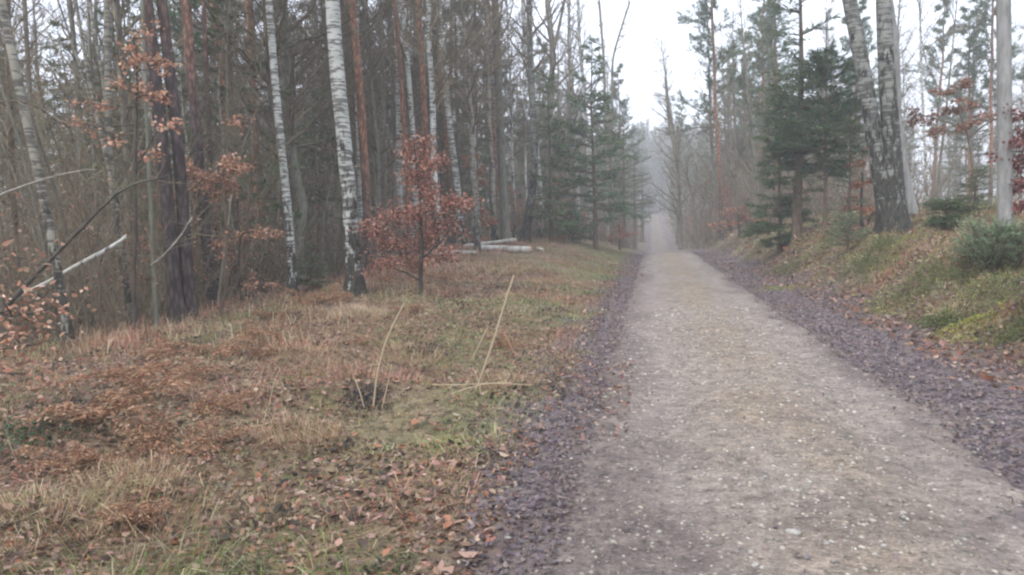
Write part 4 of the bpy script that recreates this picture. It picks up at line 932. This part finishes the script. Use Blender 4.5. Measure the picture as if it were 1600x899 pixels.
# ---- birch logs on the verge
def end_mat():
    m, t, b, o = nm('cut wood'); n = N(t); v, _ = n.coord(); n.link(n.ramp(n.noise(v, 14, 3), [(0.3, (0.30, 0.22, 0.14)), (0.7, (0.52, 0.42, 0.29))]), b.inputs['Base Color']); return m
M['cut'] = end_mat()
def log(label, a, b_, Y0, Y1, dia, seed):
    r_ = np.random.default_rng(6000 + seed)
    p = at(a[0], 400, Y0); q = at(b_[0], 400, Y1)
    A = np.array([p[0], p[1], T(p[0], p[1]) + a[1]]); B = np.array([q[0], q[1], T(q[0], q[1]) + b_[1]])
    L = np.linalg.norm(B - A); n_ = 12; s = np.linspace(0, L, n_)
    pts = np.stack([s, .02 * np.cumsum(r_.normal(size=n_)), 0 * s], 1)
    rad = dia / 2 * np.linspace(1, .85, n_) * (1 + .05 * r_.normal(size=n_))
    V_, Q_, T_ = tubes([(pts, rad)], 12, True)
    root = thing('birch_log', label, 'log', tuple(A), 'felled birch logs lying on the left verge')
    root.rotation_mode = 'QUATERNION'; root.rotation_quaternion = Vector(B - A).to_track_quat('X', 'Z')
    me = make_mesh('bark', V_, [T_, Q_], [M['cut'], mL], None, True, np.concatenate([np.zeros(len(T_)), np.ones(len(Q_))]))
    part('log_body', me, root)
    tw = [grow(r_, pts[k], (0, r_.choice([-1, 1]), .5), .14, .016, 2, .1, 0, .7) for k in (3, 8)]
    for w_ in tw: V_, Q_, T_ = tubes([w_], 6, True); q_ = Geo(); q_.add(V_, [Q_, T_]); part('branch_stub', q_.mesh('branch_stub', [mL], False), root)
log('thick white birch log at the front of the pile left of the road', (742, .13), (832, .15), 28.0, 27.0, .28, 1)
log('longer grey birch log lying behind the thick white log', (722, .12), (806, .30), 31.0, 30.0, .20, 2)
log('thin dark birch log poking out left of the thick white log', (672, .10), (748, .12), 27.5, 26.5, .17, 3)
log('short birch offcut lying apart, right of the log pile', (838, .08), (848, .08), 29.0, 28.8, .15, 4)

# ---- dry stems, tufts, ferns, moss on the verges
def stalk(label, marks, w0, w1, seed, leaves=0, col=(0.48, 0.39, 0.26)):
    r_ = np.random.default_rng(7000 + seed); x0, y0, z0 = hit(*marks[0])
    n_ = len(marks); P = [np.array([x0, y0, z0 - .02])] + [at(a, b_, y0 + .02 * i) for i, (a, b_) in enumerate(marks[1:])]
    P = smooth_trace(P, .05); V_, Q_, _ = tubes([(P, np.linspace(px_size(w0, y0), px_size(w1, y0), len(P)) * .3)], 6)
    q = Geo(); q.add(V_, [Q_], np.repeat([col], len(V_), 0))
    me = q.mesh('dry_stem', [M['grass']], True, (x0, y0, z0)); o = part('dry_stem', me); o.location = (x0, y0, z0); tag(o, label, 'dry stem')
stalk('tall bent pale straw stem arching over the middle of the left verge', [(583, 640), (588, 590), (600, 540), (615, 505), (632, 474)], 6, 4, 1)
stalk('long straight straw stem leaning right towards the log pile', [(742, 612), (760, 565), (775, 520), (790, 470), (803, 430)], 6, 5, 2)
stalk('short straw stem crossing left of the long leaning straw stem', [(735, 565), (748, 540), (762, 512)], 4, 3, 3)
stalk('short brown stem leaning left against the long straw stem', [(806, 558), (793, 530), (780, 512)], 6, 4, 4, col=(.36, .2, .13))
stalk('thin dead stem standing upright left of the bent straw stem', [(532, 580), (534, 530), (536, 490)], 3, 2, 5, col=(.3, .25, .17))
for k, (mk, lab) in enumerate([([(596, 642), (606, 600), (612, 570)], 'short straw stem right beside the foot of the tall bent one'), ([(570, 645), (563, 610), (552, 588)], 'short straw stem leaning left of the tall bent one'),
                               ([(752, 618), (748, 590), (738, 574)], 'broken straw stem at the foot of the long straight one'), ([(640, 598), (700, 602), (800, 598)], 'straw stem lying level in the grass between the two tall stems'), ([(690, 618), (760, 598), (832, 602)], 'second straw stem lying flat near the track edge'),
                               ([(420, 640), (426, 600), (438, 575)], 'thin straw stem alone in the rusty middle of the left verge'), ([(150, 770), (152, 735), (160, 712)], 'thin straw stem near the lower left corner')]):
    stalk(lab, mk, 4, 2, 20 + k)
stalk('tiny straw stem near the foot of the big old birch', [(486, 510), (483, 480)], 3, 2, 6)

def tuft_thing(name, label, cat, px, py, n, h, reach, cols, wd, rad, seed, group=None):
    r_ = np.random.default_rng(8000 + seed); x0, y0, z0 = hit(px, py)
    a = r_.uniform(0, 6.28, n); rr = rad * np.sqrt(r_.random(n)); X = x0 + np.cos(a) * rr; Yv = y0 + np.sin(a) * rr
    pos = np.stack([X, Yv, terr(X, Yv) - .01], 1); hh = r_.uniform(h * .5, h, n); a2 = a + r_.normal(size=n) * .6
    lean = np.stack([np.cos(a2), np.sin(a2)], 1) * (hh * r_.uniform(*reach, n))[:, None]
    g_ = Geo(); g_.add(*blade_geo(pos, hh, r_.uniform(wd * .7, wd * 1.3, n), lean, pal(cols, n, r_), r_))
    o = part(name, g_.mesh(name, [M['grass']], False, (x0, y0, z0))); o.location = (x0, y0, z0); tag(o, label, cat, group); return o
tuft_thing('grass_tuft', 'pale cream grass tussock below the foot of the big old birch', 'grass tuft', 560, 492, 700, .26, (.5, 1.3), STRAW[:1] + STRAW[3:4] + [(.50, .42, .29)], .006, .45, 1)
tuft_thing('grass_tuft', 'straw coloured tussock at the lower left corner of the view', 'grass tuft', 60, 800, 420, .16, (.6, 1.6), STRAW, .005, .34, 2)
tuft_thing('grass_tuft', 'yellow green grass clump on the verge right of the large orange leaf', 'grass tuft', 700, 700, 260, .10, (.4, 1.2), [(.30, .30, .11), (.22, .24, .09), (.38, .34, .17)], .005, .2, 3)
tuft_thing('grass_tuft', 'straw tussock under the crossing stems near the road verge', 'grass tuft', 790, 600, 380, .16, (.5, 1.5), STRAW, .005, .32, 4)
tuft_thing('grass_tuft', 'arching blond tussock on the right bank above the bright moss', 'grass tuft', 1490, 492, 420, .24, (.5, 1.2), STRAW[:1] + STRAW[3:4] + GREEN[:1], .006, .24, 5)
tuft_thing('grass_tuft', 'dull green grass clump at the lower edge of the left verge', 'grass tuft', 610, 885, 200, .05, (.5, 1.2), [(.07, .11, .05), (.10, .14, .06)], .006, .12, 6)

def fern_thing(label, px, py, size, seed, cols=FERN, group='collapsed brown ferns on the left verge', cat='fern'):
    """dead bracken: arching fronds with small leaflets"""
    r_ = np.random.default_rng(9000 + seed); x0, y0, z0 = hit(px, py)
    root = thing('fern', label, cat, (x0, y0, z0), group)
    for k in range(11):
        LP = []; LH = []; LS = []
        a = r_.uniform(0, 6.28); d = np.array([math.cos(a), math.sin(a), r_.uniform(1.0, 2.6)])
        p, rd = grow(r_, (r_.normal() * .06, r_.normal() * .06, -.02), d, size * r_.uniform(.7, 1.25), .004, 9, .08, -.19, .3)
        for j in range(2, 10):
            t_ = nrm(p[j] - p[j - 1]); s_ = nrm(np.cross(t_, [0, 0, 1])); w_ = size * .30 * math.sin(math.pi * (j - 1) / 10)
            for sg in (-1, 1):
                for u in (.3, .42, .54, .66, .78, .9, 1.0):
                    LP.append(p[j] + s_ * sg * w_ * (u - .35) + r_.normal(size=3) * .012); LH.append(s_ * sg + t_ * .5 + np.array([0, 0, -.3])); LS.append(w_ * .26 + .012)
        q = Geo(); V_, Q_, _ = tubes([(p, rd)], 4); q.add(V_, [Q_], np.full((len(V_), 3), (.2, .11, .06)))
        q.add(*leaf_geo(np.array(LP), np.array(LS), pal(cols, len(LP), r_, .35), r_, .2, .4, True, np.array(LH) * 1.2))
        part('frond', q.mesh('frond', [M['leaf']], False), root)
for k, (px, py, s, lab) in enumerate([(232, 625, .58, 'rust orange collapsed fern standing highest on the left verge'), (150, 672, .52, 'dark rust fern clump below the highest fern near the left edge'), (292, 590, .40, 'brown fern behind and right of the highest fern'),
                                      (330, 560, .42, 'orange fern on the crest of the left verge below the dark pines'), (262, 700, .30, 'small flattened fern right of the dark rust clump'), (395, 530, .40, 'brown fern on the verge crest below the small oak sapling'),
                                      (440, 500, .42, 'orange fern at the foot of the slim white birch'), (600, 440, .42, 'rust fern left of the copper beech sapling foot'), (420, 560, .32, 'low rusty fern in the middle of the left verge'),
                                      (790, 545, .26, 'small brown fern at the crossing straw stems'), (700, 440, .35, 'brown fern right of the copper beech sapling foot'), (350, 640, .26, 'flattened brown fern in the matted grass of the left verge')]):
    fern_thing(lab, px, py, s, k)

def moss(label, px, py, rx, n, cols, seed, h=.05, name='moss_patch', cat='moss'):
    r_ = np.random.default_rng(9500 + seed); x0, y0, z0 = hit(px, py); X = x0 + r_.normal(size=n) * rx * .5; Yv = y0 + r_.normal(size=n) * rx * .5
    pos = np.stack([X, Yv, terr(X, Yv) + r_.uniform(0, h, n)], 1)
    g_ = Geo(); g_.add(*leaf_geo(pos, r_.uniform(.015, .04, n), pal(cols, n, r_), r_, .3, .5, True))
    o = part(name, g_.mesh(name, [M['leaf']], False, (x0, y0, z0))); o.location = (x0, y0, z0); tag(o, label, cat)
YG = [(0.30, 0.31, 0.06), (0.22, 0.25, 0.06), (0.38, 0.36, 0.09)]
moss('bright yellow green moss cushion on the near right bank below the blond tussock', 1520, 505, .45, 1800, YG, 1)
moss('yellow green moss patch halfway up the right bank', 1405, 405, .6, 1800, YG, 2)
moss('yellow green moss streak at the foot of the right bank', 1225, 452, .8, 1500, YG + GREEN, 3)
moss('olive moss cushion on the bank left of the trodden path', 1400, 470, .6, 1700, YG + GREEN, 4)
moss('low dark green bramble leaves at the left edge of the verge', 35, 690, .45, 900, [(.05, .09, .045), (.07, .12, .06)], 5, .09, 'bramble', 'bramble')
moss('single bright yellow leaves gathered beside the dark green bramble', 40, 712, .05, 5, [(.60, .58, .08)], 6, .1, 'yellow_leaves', 'leaves')
moss('blackish damp hollow drawn as black leaves behind the bent straw stem', 575, 628, .22, 900, [(.045, .042, .048), (.07, .065, .07)], 7, .02, 'blackish_leaves', 'leaves')  # dark of a hollow painted as blackish leaf chips; the terrain has no hollow here
moss('blackish clump of leaves right of the bent straw stem', 665, 548, .28, 700, [(.05, .045, .045), (.08, .07, .065)], 8, .03, 'blackish_leaves', 'leaves')  # a clump of near-black leaf chips

for nm_, lb_, nn_, cc_, sd_ in (('bank_moss', 'green and yellow green moss carpeting the right bank', 60000, [(.26, .27, .08), (.18, .21, .065), (.33, .32, .10), (.34, .33, .11), (.46, .38, .23), (.48, .40, .25)], 611), ('bank_litter', 'brown leaves and dead stalks lying in the hollows of the right bank', 40000, LITTER, 613)):
    r_ = np.random.default_rng(sd_); x, y = r_.uniform(3.7, 10, nn_), 4 + 36 * r_.random(nn_) ** 1.5; k = fbm(x * .9, y * .9, sd_, 3) > .04; x, y = x[k], y[k]
    g = Geo(); g.add(*leaf_geo(np.stack([x, y, terr(x, y) + r_.uniform(0, .05, len(x))], 1), r_.uniform(.02, .05, len(x)) * (1 + y / 40), pal(cc_, len(x), r_), r_, .35, .5, True))
    o = part(nm_, g.mesh(nm_, [M['leaf']])); o['kind'] = 'stuff'; o['label'] = lb_; o['category'] = 'ground cover'
BILB = [(.09, .125, .055), (.13, .16, .065), (.18, .19, .08), (.06, .085, .042)]
for k, (px, py, rad, hh, lab) in enumerate([
    (1285, 395, .8, .34, 'dark green shrubby clump at the foot of the tall bank conifer'), (1350, 420, .6, .26, 'low green clump below the birch trio'),
    (1440, 455, .6, .24, 'olive clump beside the trodden path up the bank'), (1500, 440, .5, .30, 'dark green clump left of the largest pine seedling'),
    (1560, 470, .6, .26, 'dark green clump under the largest pine seedling'), (1230, 425, .7, .26, 'olive clump low on the bank nearest the track'),
    (1190, 390, .8, .30, 'brown green clump where the bank begins to rise'), (1470, 510, .35, .18, 'small dark clump at the foot of the bank beside the bright moss'),
    (1590, 530, .35, .18, 'small dark clump at the foot of the bank by the right edge'), (1380, 380, .6, .22, 'mossy green clump around the feet of the birch trio')]):
    moss(lab, px, py, rad, 2600, BILB + GREEN[:2], 40 + k, hh * .8, 'bilberry_shrub', 'shrub')
for k, (px, py, lab) in enumerate([(738, 420, 'grass tussock growing against the left end of the thick white log'), (815, 424, 'grass tussock in front of the thick white log'), (700, 428, 'grass tussock beside the thin dark log'), (770, 432, 'broad tussock below the middle of the log pile')]):
    tuft_thing('grass_tuft', lab, 'grass tuft', px, py, 300, .26, (.4, 1.3), STRAW[:4], .012, .8, 80 + k)
for k, (px, py, rad, lab) in enumerate([(300, 520, .5, 'straw tussock on the verge crest below the dark pines'), (480, 560, .4, 'straw tussock left of the thin dead upright stem'), (200, 760, .3, 'loose blond tussock low on the left verge'),
                                       (640, 560, .4, 'pale tussock right of the bent straw stem'), (470, 690, .3, 'faded tussock in the centre of the left verge'), (880, 440, .6, 'olive blond tussock by the left track edge level with the logs')]):
    tuft_thing('grass_tuft', lab, 'grass tuft', px, py, 420, .2, (.6, 1.6), STRAW, .005, rad, 60 + k)
for k, (px, py, s_, lab) in enumerate([(250, 560, .42, 'rust fern hanging over the dark edge of the verge'), (480, 480, .42, 'orange fern between the slim birch and the big old birch'), (520, 470, .36, 'orange brown fern left of the big old birch foot'),
                                       (110, 735, .3, 'flat rust fern near the lower left edge'), (210, 810, .24, 'small red brown fern low in the left corner'), (330, 700, .26, 'red brown fern remains in the middle left of the verge'), (640, 490, .3, 'rust fern in front of the copper beech sapling foot'), (560, 540, .26, 'faint rust fern behind the blackish damp hollow')]):
    fern_thing(lab, px, py, s_, 30 + k)

# ================================================================== FOREST BEYOND
r = np.random.default_rng(99)
def template(kind, seed):
    r_ = np.random.default_rng(12000 + seed)
    H = 19.0
    pts = np.stack([np.cumsum(r_.normal(size=16)) * .06, np.cumsum(r_.normal(size=16)) * .06, np.linspace(-.1, H, 16)], 1); pts[0, :2] = 0; pts[1, :2] = 0
    rad = np.interp(np.linspace(0, 1, 16), [0, .7, 1], [.13, .08, .02])
    name, cat, mt = {'pine': ('pine_tree', 'pine tree', 'pine'), 'pine2': ('pine_tree', 'pine tree', 'pine_dark'), 'birch': ('birch_tree', 'birch', 'birch_dim'), 'birch2': ('birch_tree', 'birch', 'birch'), 'bare': ('deciduous_tree', 'tree', 'bark'),
                     'bare2': ('deciduous_tree', 'tree', 'bark_green'), 'spruce': ('spruce_tree', 'spruce', 'bark_brown'), 'spruce2': ('spruce_tree', 'spruce', 'bark_brown')}[kind]
    root = thing(name, '', cat, (0, 0, -50))
    if kind.startswith('spruce'):
        tg, cg = conifer(r_, 13 if kind == 'spruce' else 10, .10, 2.2, .11, 20, -.02, .05, SPRUCE_C, (.18, .34), .055, 5, .8, .7, .1, 0, 8)
        a = part('trunk', tg.mesh('trunk', [M[mt]], True), root); b_ = part('crown', cg.mesh('crown', [M['bark_brown'], M['needle']]), root)
    else:
        g_ = Geo(); V_, Q_ = trunk_geo(r_, pts, rad, 8, .3, .05); g_.add(V_, [Q_]); a = part('trunk', g_.mesh('trunk', [M[mt]], True), root)
        if kind.startswith('pine'): q = pine_crown(r_, pts, rad, .36 if kind == 'pine' else .5, 36, 2.5, PINE_C, (.18, .38), 26, 8, .05); b_ = part('crown', q.mesh('crown', [M['bark_brown'], M['needle']]), root)
        else:
            th, tn = bare_crown(r_, pts, rad, .16 if kind.startswith('bare') else .28, 58, 3.0, sub=8, subsub=4, minr=.009)
            q = Geo(); V_, Q_, _ = tubes(th, 4); q.add(V_, [Q_]); V_, Q_, _ = tubes(tn, 3); q.add(V_, [Q_]); b_ = part('crown', q.mesh('crown', [M['twig']]), root)
    return root, [a, b_]
TP = {k: template(k, i) for i, k in enumerate(['pine', 'pine2', 'birch', 'birch2', 'bare', 'bare2', 'spruce', 'spruce2'])}
LABELS = {
    'left': {'pine': 'straight pine deep in the dense forest left of the track', 'birch': 'thin pale birch deep in the dense forest left of the track', 'bare': 'leafless grey trunk deep in the dense forest left of the track', 'spruce': 'green spruce deep in the dense forest left of the track'},
    'far_left': {'pine': 'misty pine among the trees lining the far left side of the track', 'birch': 'misty birch among the trees lining the far left side of the track', 'bare': 'misty leafless tree lining the far left side of the track', 'spruce': 'misty spruce lining the far left side of the track'},
    'far_right': {'pine': 'misty pine among the bare trees right of the far track', 'birch': 'misty birch among the bare trees right of the far track', 'bare': 'misty leafless tree in the wood right of the far track', 'spruce': 'misty spruce in the wood right of the far track'},
    'field': {'pine': 'faint pine fading into the fog behind the right bank', 'birch': 'faint birch fading into the fog behind the right bank', 'bare': 'faint leafless tree fading into the fog behind the right bank', 'spruce': 'faint spruce fading into the fog behind the right bank'}}
GROUPS = {'left': 'trees deep in the left forest', 'far_left': 'trees along the far left side of the track', 'far_right': 'trees in the wood right of the far track', 'field': 'trees in the fog behind the right bank'}
taken = list(hero_bases); first = set()
def plant(zone, kind, x, y, s):
    if zone == 'left': s *= 1 - .42 * float(sm(28, 62, y)) * (1 if x < -.32 * y else .5)
    k0 = kind.rstrip('2'); lab = LABELS[zone][k0]; grp = GROUPS[zone] + ', ' + {'pine': 'pines', 'birch': 'birches', 'bare': 'leafless trees', 'spruce': 'spruces'}[k0]
    root, ch = TP[kind]; z = T(x, y)
    dup(root, ch, (x, y, z), r.uniform(0, 6.28), (s * r.uniform(.8, 1.25), s * r.uniform(.8, 1.25), s), lab, grp, (r.normal() * .03, r.normal() * .03))
def fill(zone, n, xr, yr, kinds, sc, mind, keep=None, p=1.3):
    got = 0; tries = 0
    while got < n and tries < n * 30:
        tries += 1; y = yr[0] + (yr[1] - yr[0]) * r.random() ** p; x = r.uniform(*(xr(y) if callable(xr) else xr))
        if keep and not keep(x, y): continue
        if any((x - a) ** 2 + (y - b_) ** 2 < mind ** 2 for a, b_ in taken): continue
        taken.append((x, y)); plant(zone, str(r.choice(kinds)), x, y, r.uniform(*sc)); got += 1
LK = ['pine', 'pine2', 'pine', 'birch', 'bare', 'bare2', 'bare', 'birch', 'bare2', 'spruce', 'spruce2']
near_thin = lambda x, y: y > 22 or r.random() < .35
fill('left', 185, lambda y: (-.5 * y - 3, -8.8 if y < 60 else -6), (14, 110), LK, (.75, 1.1), 1.2, near_thin, 1.15)
fill('left', 66, lambda y: (-.95 * y - 4, -.5 * y - 3), (14, 80), ['bare', 'bare2', 'birch', 'bare', 'spruce2', 'pine2'], (.6, .95), 1.3, near_thin, 1.3)
fill('far_left', 95, (-13, -2.6), (50, 220), ['pine', 'pine2', 'birch', 'bare', 'bare2', 'spruce', 'spruce2', 'spruce'], (.7, 1.0), 1.6, lambda x, y: x < -4.0 or y > 64)
fill('far_right', 185, (4.1, 26), (46, 220), ['bare', 'bare2', 'bare', 'pine', 'birch', 'pine', 'spruce2', 'spruce'], (.65, 1.0), 1.5, None, 1.1)
fill('field', 34, lambda y: (.22 * y + 4, .62 * y + 4), (62, 130), ['bare', 'birch2', 'pine', 'bare2'], (.55, .85), 3, None)
fill('left', 30, lambda y: (-.46 * y, max(-.14 * y, -60) if y > 60 else min(-.14 * y, -6)), (23, 62), ['birch2', 'birch2', 'birch'], (.7, .95), 1.0)
fill('left', 60, lambda y: (-.85 * y, min(-.16 * y, -9)), (18, 58), ['spruce', 'spruce2'], (.45, .9), 1.2)
# thin poles and coppery saplings between the trunks of the left forest
def pole_template(seed):
    r_ = np.random.default_rng(15000 + seed); H = r_.uniform(5, 9); pts, rd = grow(r_, (0, 0, -.05), (r_.normal() * .08, r_.normal() * .08, 1), H, .032, 12, .05, .02, .15)
    root = thing('sapling', '', 'young tree', (0, 0, -50)); V_, Q_, _ = tubes([(pts, rd)], 6); q = Geo(); q.add(V_, [Q_]); a = part('trunk', q.mesh('trunk', [M[('bark', 'bark_green', 'birch_dim', 'bark_brown')[seed % 4]]], True), root)
    th, tn = bare_crown(r_, pts, rd, .25, 26, 1.3, sub=5, subsub=2, minr=.004); q = Geo(); V_, Q_, _ = tubes(th + tn, 3); q.add(V_, [Q_]); return root, [a, part('crown', q.mesh('crown', [M['twig']]), root)]
def leafy_template(seed):
    r_ = np.random.default_rng(16000 + seed); H = r_.uniform(2.2, 4); pts, rd = grow(r_, (0, 0, -.05), (0, 0, 1), H, .02, 12, .05, .02, .2)
    root = thing('beech_sapling', '', 'beech', (0, 0, -50)); V_, Q_, _ = tubes([(pts, rd)], 6); q = Geo(); q.add(V_, [Q_]); a = part('trunk', q.mesh('trunk', [M['bark_brown']], True), root)
    th, tn = bare_crown(r_, pts, rd, .2, 22, .9, ang=1.25, up=.0, sub=5, subsub=1, minr=.003); q = Geo(); V_, Q_, _ = tubes(th + tn, 3); q.add(V_, [Q_])
    lp = np.concatenate([t_[r_.integers(1, len(t_), 5)] + r_.normal(size=(5, 3)) * .05 for t_, _ in tn]); q.add(*leaf_geo(lp, r_.uniform(.05, .09, len(lp)), pal((OAK, BEECH, ORANGE)[seed % 3], len(lp), r_, .35), r_, .2, .6, True), mi=1)
    return root, [a, part('crown', q.mesh('crown', [M['twig'], M['leaf']]), root, 'stuff')]
PT = [pole_template(i) for i in range(6)]; LT = [leafy_template(i) for i in range(6)]
def strew(tps, n, xf, yr, lab, grp, sc, p=1.2):
    for i in range(n):
        y = yr[0] + (yr[1] - yr[0]) * r.random() ** p; x = r.uniform(*xf(y)); root, ch = tps[i % len(tps)]; s_ = r.uniform(*sc)
        dup(root, ch, (x, y, T(x, y)), r.uniform(0, 6.28), (s_, s_, s_), lab, grp, (r.normal() * .06, r.normal() * .06))
strew(PT, 90, lambda y: (-.95 * y - 2, -8.4), (10.5, 45), 'thin leafless pole between the big trunks of the left forest', 'thin poles inside the left forest', (.8, 1.3))
strew(LT, 16, lambda y: (-.9 * y, -8.6), (13, 40), 'brown leaved sapling standing in shade inside the left forest', 'leafy saplings inside the left forest', (.7, 1.2))
strew(PT, 60, lambda y: (3.6 if y > 50 else 7, 9 + .12 * y), (38, 100), 'thin leafless pole in the scrub right of the far track', 'thin poles right of the far track', (.8, 1.2))
strew(LT, 26, lambda y: (4.0 if y > 48 else 6.5, 8 + .08 * y), (38, 85), 'rusty leaved sapling in the scrub right of the far track', 'leafy saplings right of the far track', (.7, 1.1))
strew(LT, 22, lambda y: (-9, -2.6 if y > 48 else -4.5), (40, 85), 'rusty leaved sapling left of the far track', 'leafy saplings left of the far track', (.6, 1.0))
for rt, ch in PT + LT:
    for c in ch: bpy.data.objects.remove(c)
    bpy.data.objects.remove(rt)
for rt, ch in TP.values():
    for c in ch: bpy.data.objects.remove(c)
    bpy.data.objects.remove(rt)

# a faraway wood that reads as one mass
g = Geo(); r = np.random.default_rng(5); ln = []; pos = []
for k in range(620):
    y = 140 + 180 * r.random(); x = r.uniform(-190, 190)
    mid = k % 3 == 0
    if mid: x = r.uniform(-15, 17); y = 204 + (y - 140) * .28
    if -2.8 < x < 4.2 and y < 203: continue
    z = T(x, y); H = r.uniform(11, 17) if x < 30 else r.uniform(7, 11)
    ln.append((np.array([[x, y, z - .2], [x + r.normal() * .3, y, z + H * .6], [x + r.normal() * .5, y, z + H]]), np.array([.16, .11, .03])))
    if mid: H = r.uniform(17, 25)
    n_ = 330 if mid else 150; f = r.random(n_) ** .7; a = r.uniform(0, 6.28, n_); w_ = (1 - f) * 2.6 + .3
    pos.append(np.stack([x + np.cos(a) * w_ * r.random(n_), y + np.sin(a) * w_ * r.random(n_), z + H * (.25 + .75 * f)], 1))
V_, Q_, _ = tubes(ln, 4); g.add(V_, [Q_], np.full((len(V_), 3), .09)); pos = np.concatenate(pos); n_ = len(pos)
g.add(*needle_geo(pos, rdir(n_, r) + np.array([0, 0, .3]), r.uniform(.7, 1.5, n_), r.uniform(.12, .3, n_), pal([(.07, .09, .06), (.10, .085, .07), (.06, .075, .05)], n_, r), r))
o = part('far_wood', g.mesh('far_wood', [M['needle']])); o['kind'] = 'stuff'; o['label'] = 'far wood dissolving in the fog'; o['category'] = 'wood'

# tangled bare undergrowth inside the left forest and along the far right side
def thicket(name, label, n, xf, yr, h, cols, p=1.3, leafn=2, rad=.004):
    r_ = np.random.default_rng(int(sum(map(ord, name)))); ln = []; lp = []
    for _ in range(n):
        y = yr[0] + (yr[1] - yr[0]) * r_.random() ** p; x = r_.uniform(*xf(y)); z = T(x, y)
        s, rd = grow(r_, (x, y, z - .05), (r_.normal() * .3, r_.normal() * .3, 1), r_.uniform(*h), rad * (1 + y / 25) * 1.6, 5, .13, .02, .3); ln.append((s, rd))
        for _ in range(5):
            k = r_.integers(1, 5); q, rq = grow(r_, s[k], side_dir(r_, nrm(s[k] - s[k - 1]), r_.uniform(.5, 1.2)), r_.uniform(.3, .9) * h[1] * .35, rad * (1 + y / 25), 2, .15, .02, .4); ln.append((q, rq))
            for _ in range(leafn): lp.append(q[r_.integers(1, 3)] + r_.normal(size=3) * .05)
    g_ = Geo(); V_, Q_, _ = tubes(ln, 3); g_.add(V_, [Q_])
    if lp: lp = np.array(lp); g_.add(*leaf_geo(lp, r_.uniform(.05, .11, len(lp)), pal(cols, len(lp), r_), r_, .2, .6, True), mi=1)
    o = part(name, g_.mesh(name, [M['twig'], M['leaf']])); o['kind'] = 'stuff'; o['label'] = label; o['category'] = 'undergrowth'
thicket('undergrowth', 'tangled leafless undergrowth filling the left forest', 2700, lambda y: (-.95 * y - 4, -8.8), (10.5, 52), (1.0, 4.6), LITTER, 1.3, 1)
thicket('roadside_scrub', 'bare brown scrub on the right side of the far track', 1700, lambda y: (3.2 if y > 48 else 5.5, 9 + y * .1), (36, 130), (.8, 5.0), LITTER, 1.2, 2)
thicket('field_scrub', 'low scrub and dead weeds behind the right bank', 500, lambda y: (8, 10 + y * .6), (14, 60), (.4, 1.3), LITTER, 1.3, 1)
thicket('verge_scrub', 'low scrub on the left side of the far track', 1000, lambda y: (-9, -1.9 if y > 52 else -4), (42, 130), (.6, 3.6), LITTER, 1.2, 2)

# ------------------------------------------------------------------ haze
hx0, hx1, hy0, hy1, hz0, hz1 = -340, 340, -50, 410, -5, 36
V = np.array([[a, b_, c] for c in (hz0, hz1) for b_ in (hy0, hy1) for a in (hx0, hx1)], float)
Fh = np.array([[0, 2, 3, 1], [4, 5, 7, 6], [0, 1, 5, 4], [2, 6, 7, 3], [0, 4, 6, 2], [1, 3, 7, 5]])
mh = bpy.data.materials.new('haze'); mh.use_nodes = True; t = mh.node_tree; t.nodes.clear()
o_ = t.nodes.new('ShaderNodeOutputMaterial'); pv = t.nodes.new('ShaderNodeVolumePrincipled')
pv.inputs['Color'].default_value = (0.98, 0.99, 1.0, 1); pv.inputs['Density'].default_value = HAZE_DENSITY; pv.inputs['Anisotropy'].default_value = 0.1
t.links.new(pv.outputs[0], o_.inputs['Volume'])
hz = part('haze', make_mesh('haze', V, [Fh], [mh])); hz['kind'] = 'stuff'; hz['label'] = 'pale fog filling the forest road'
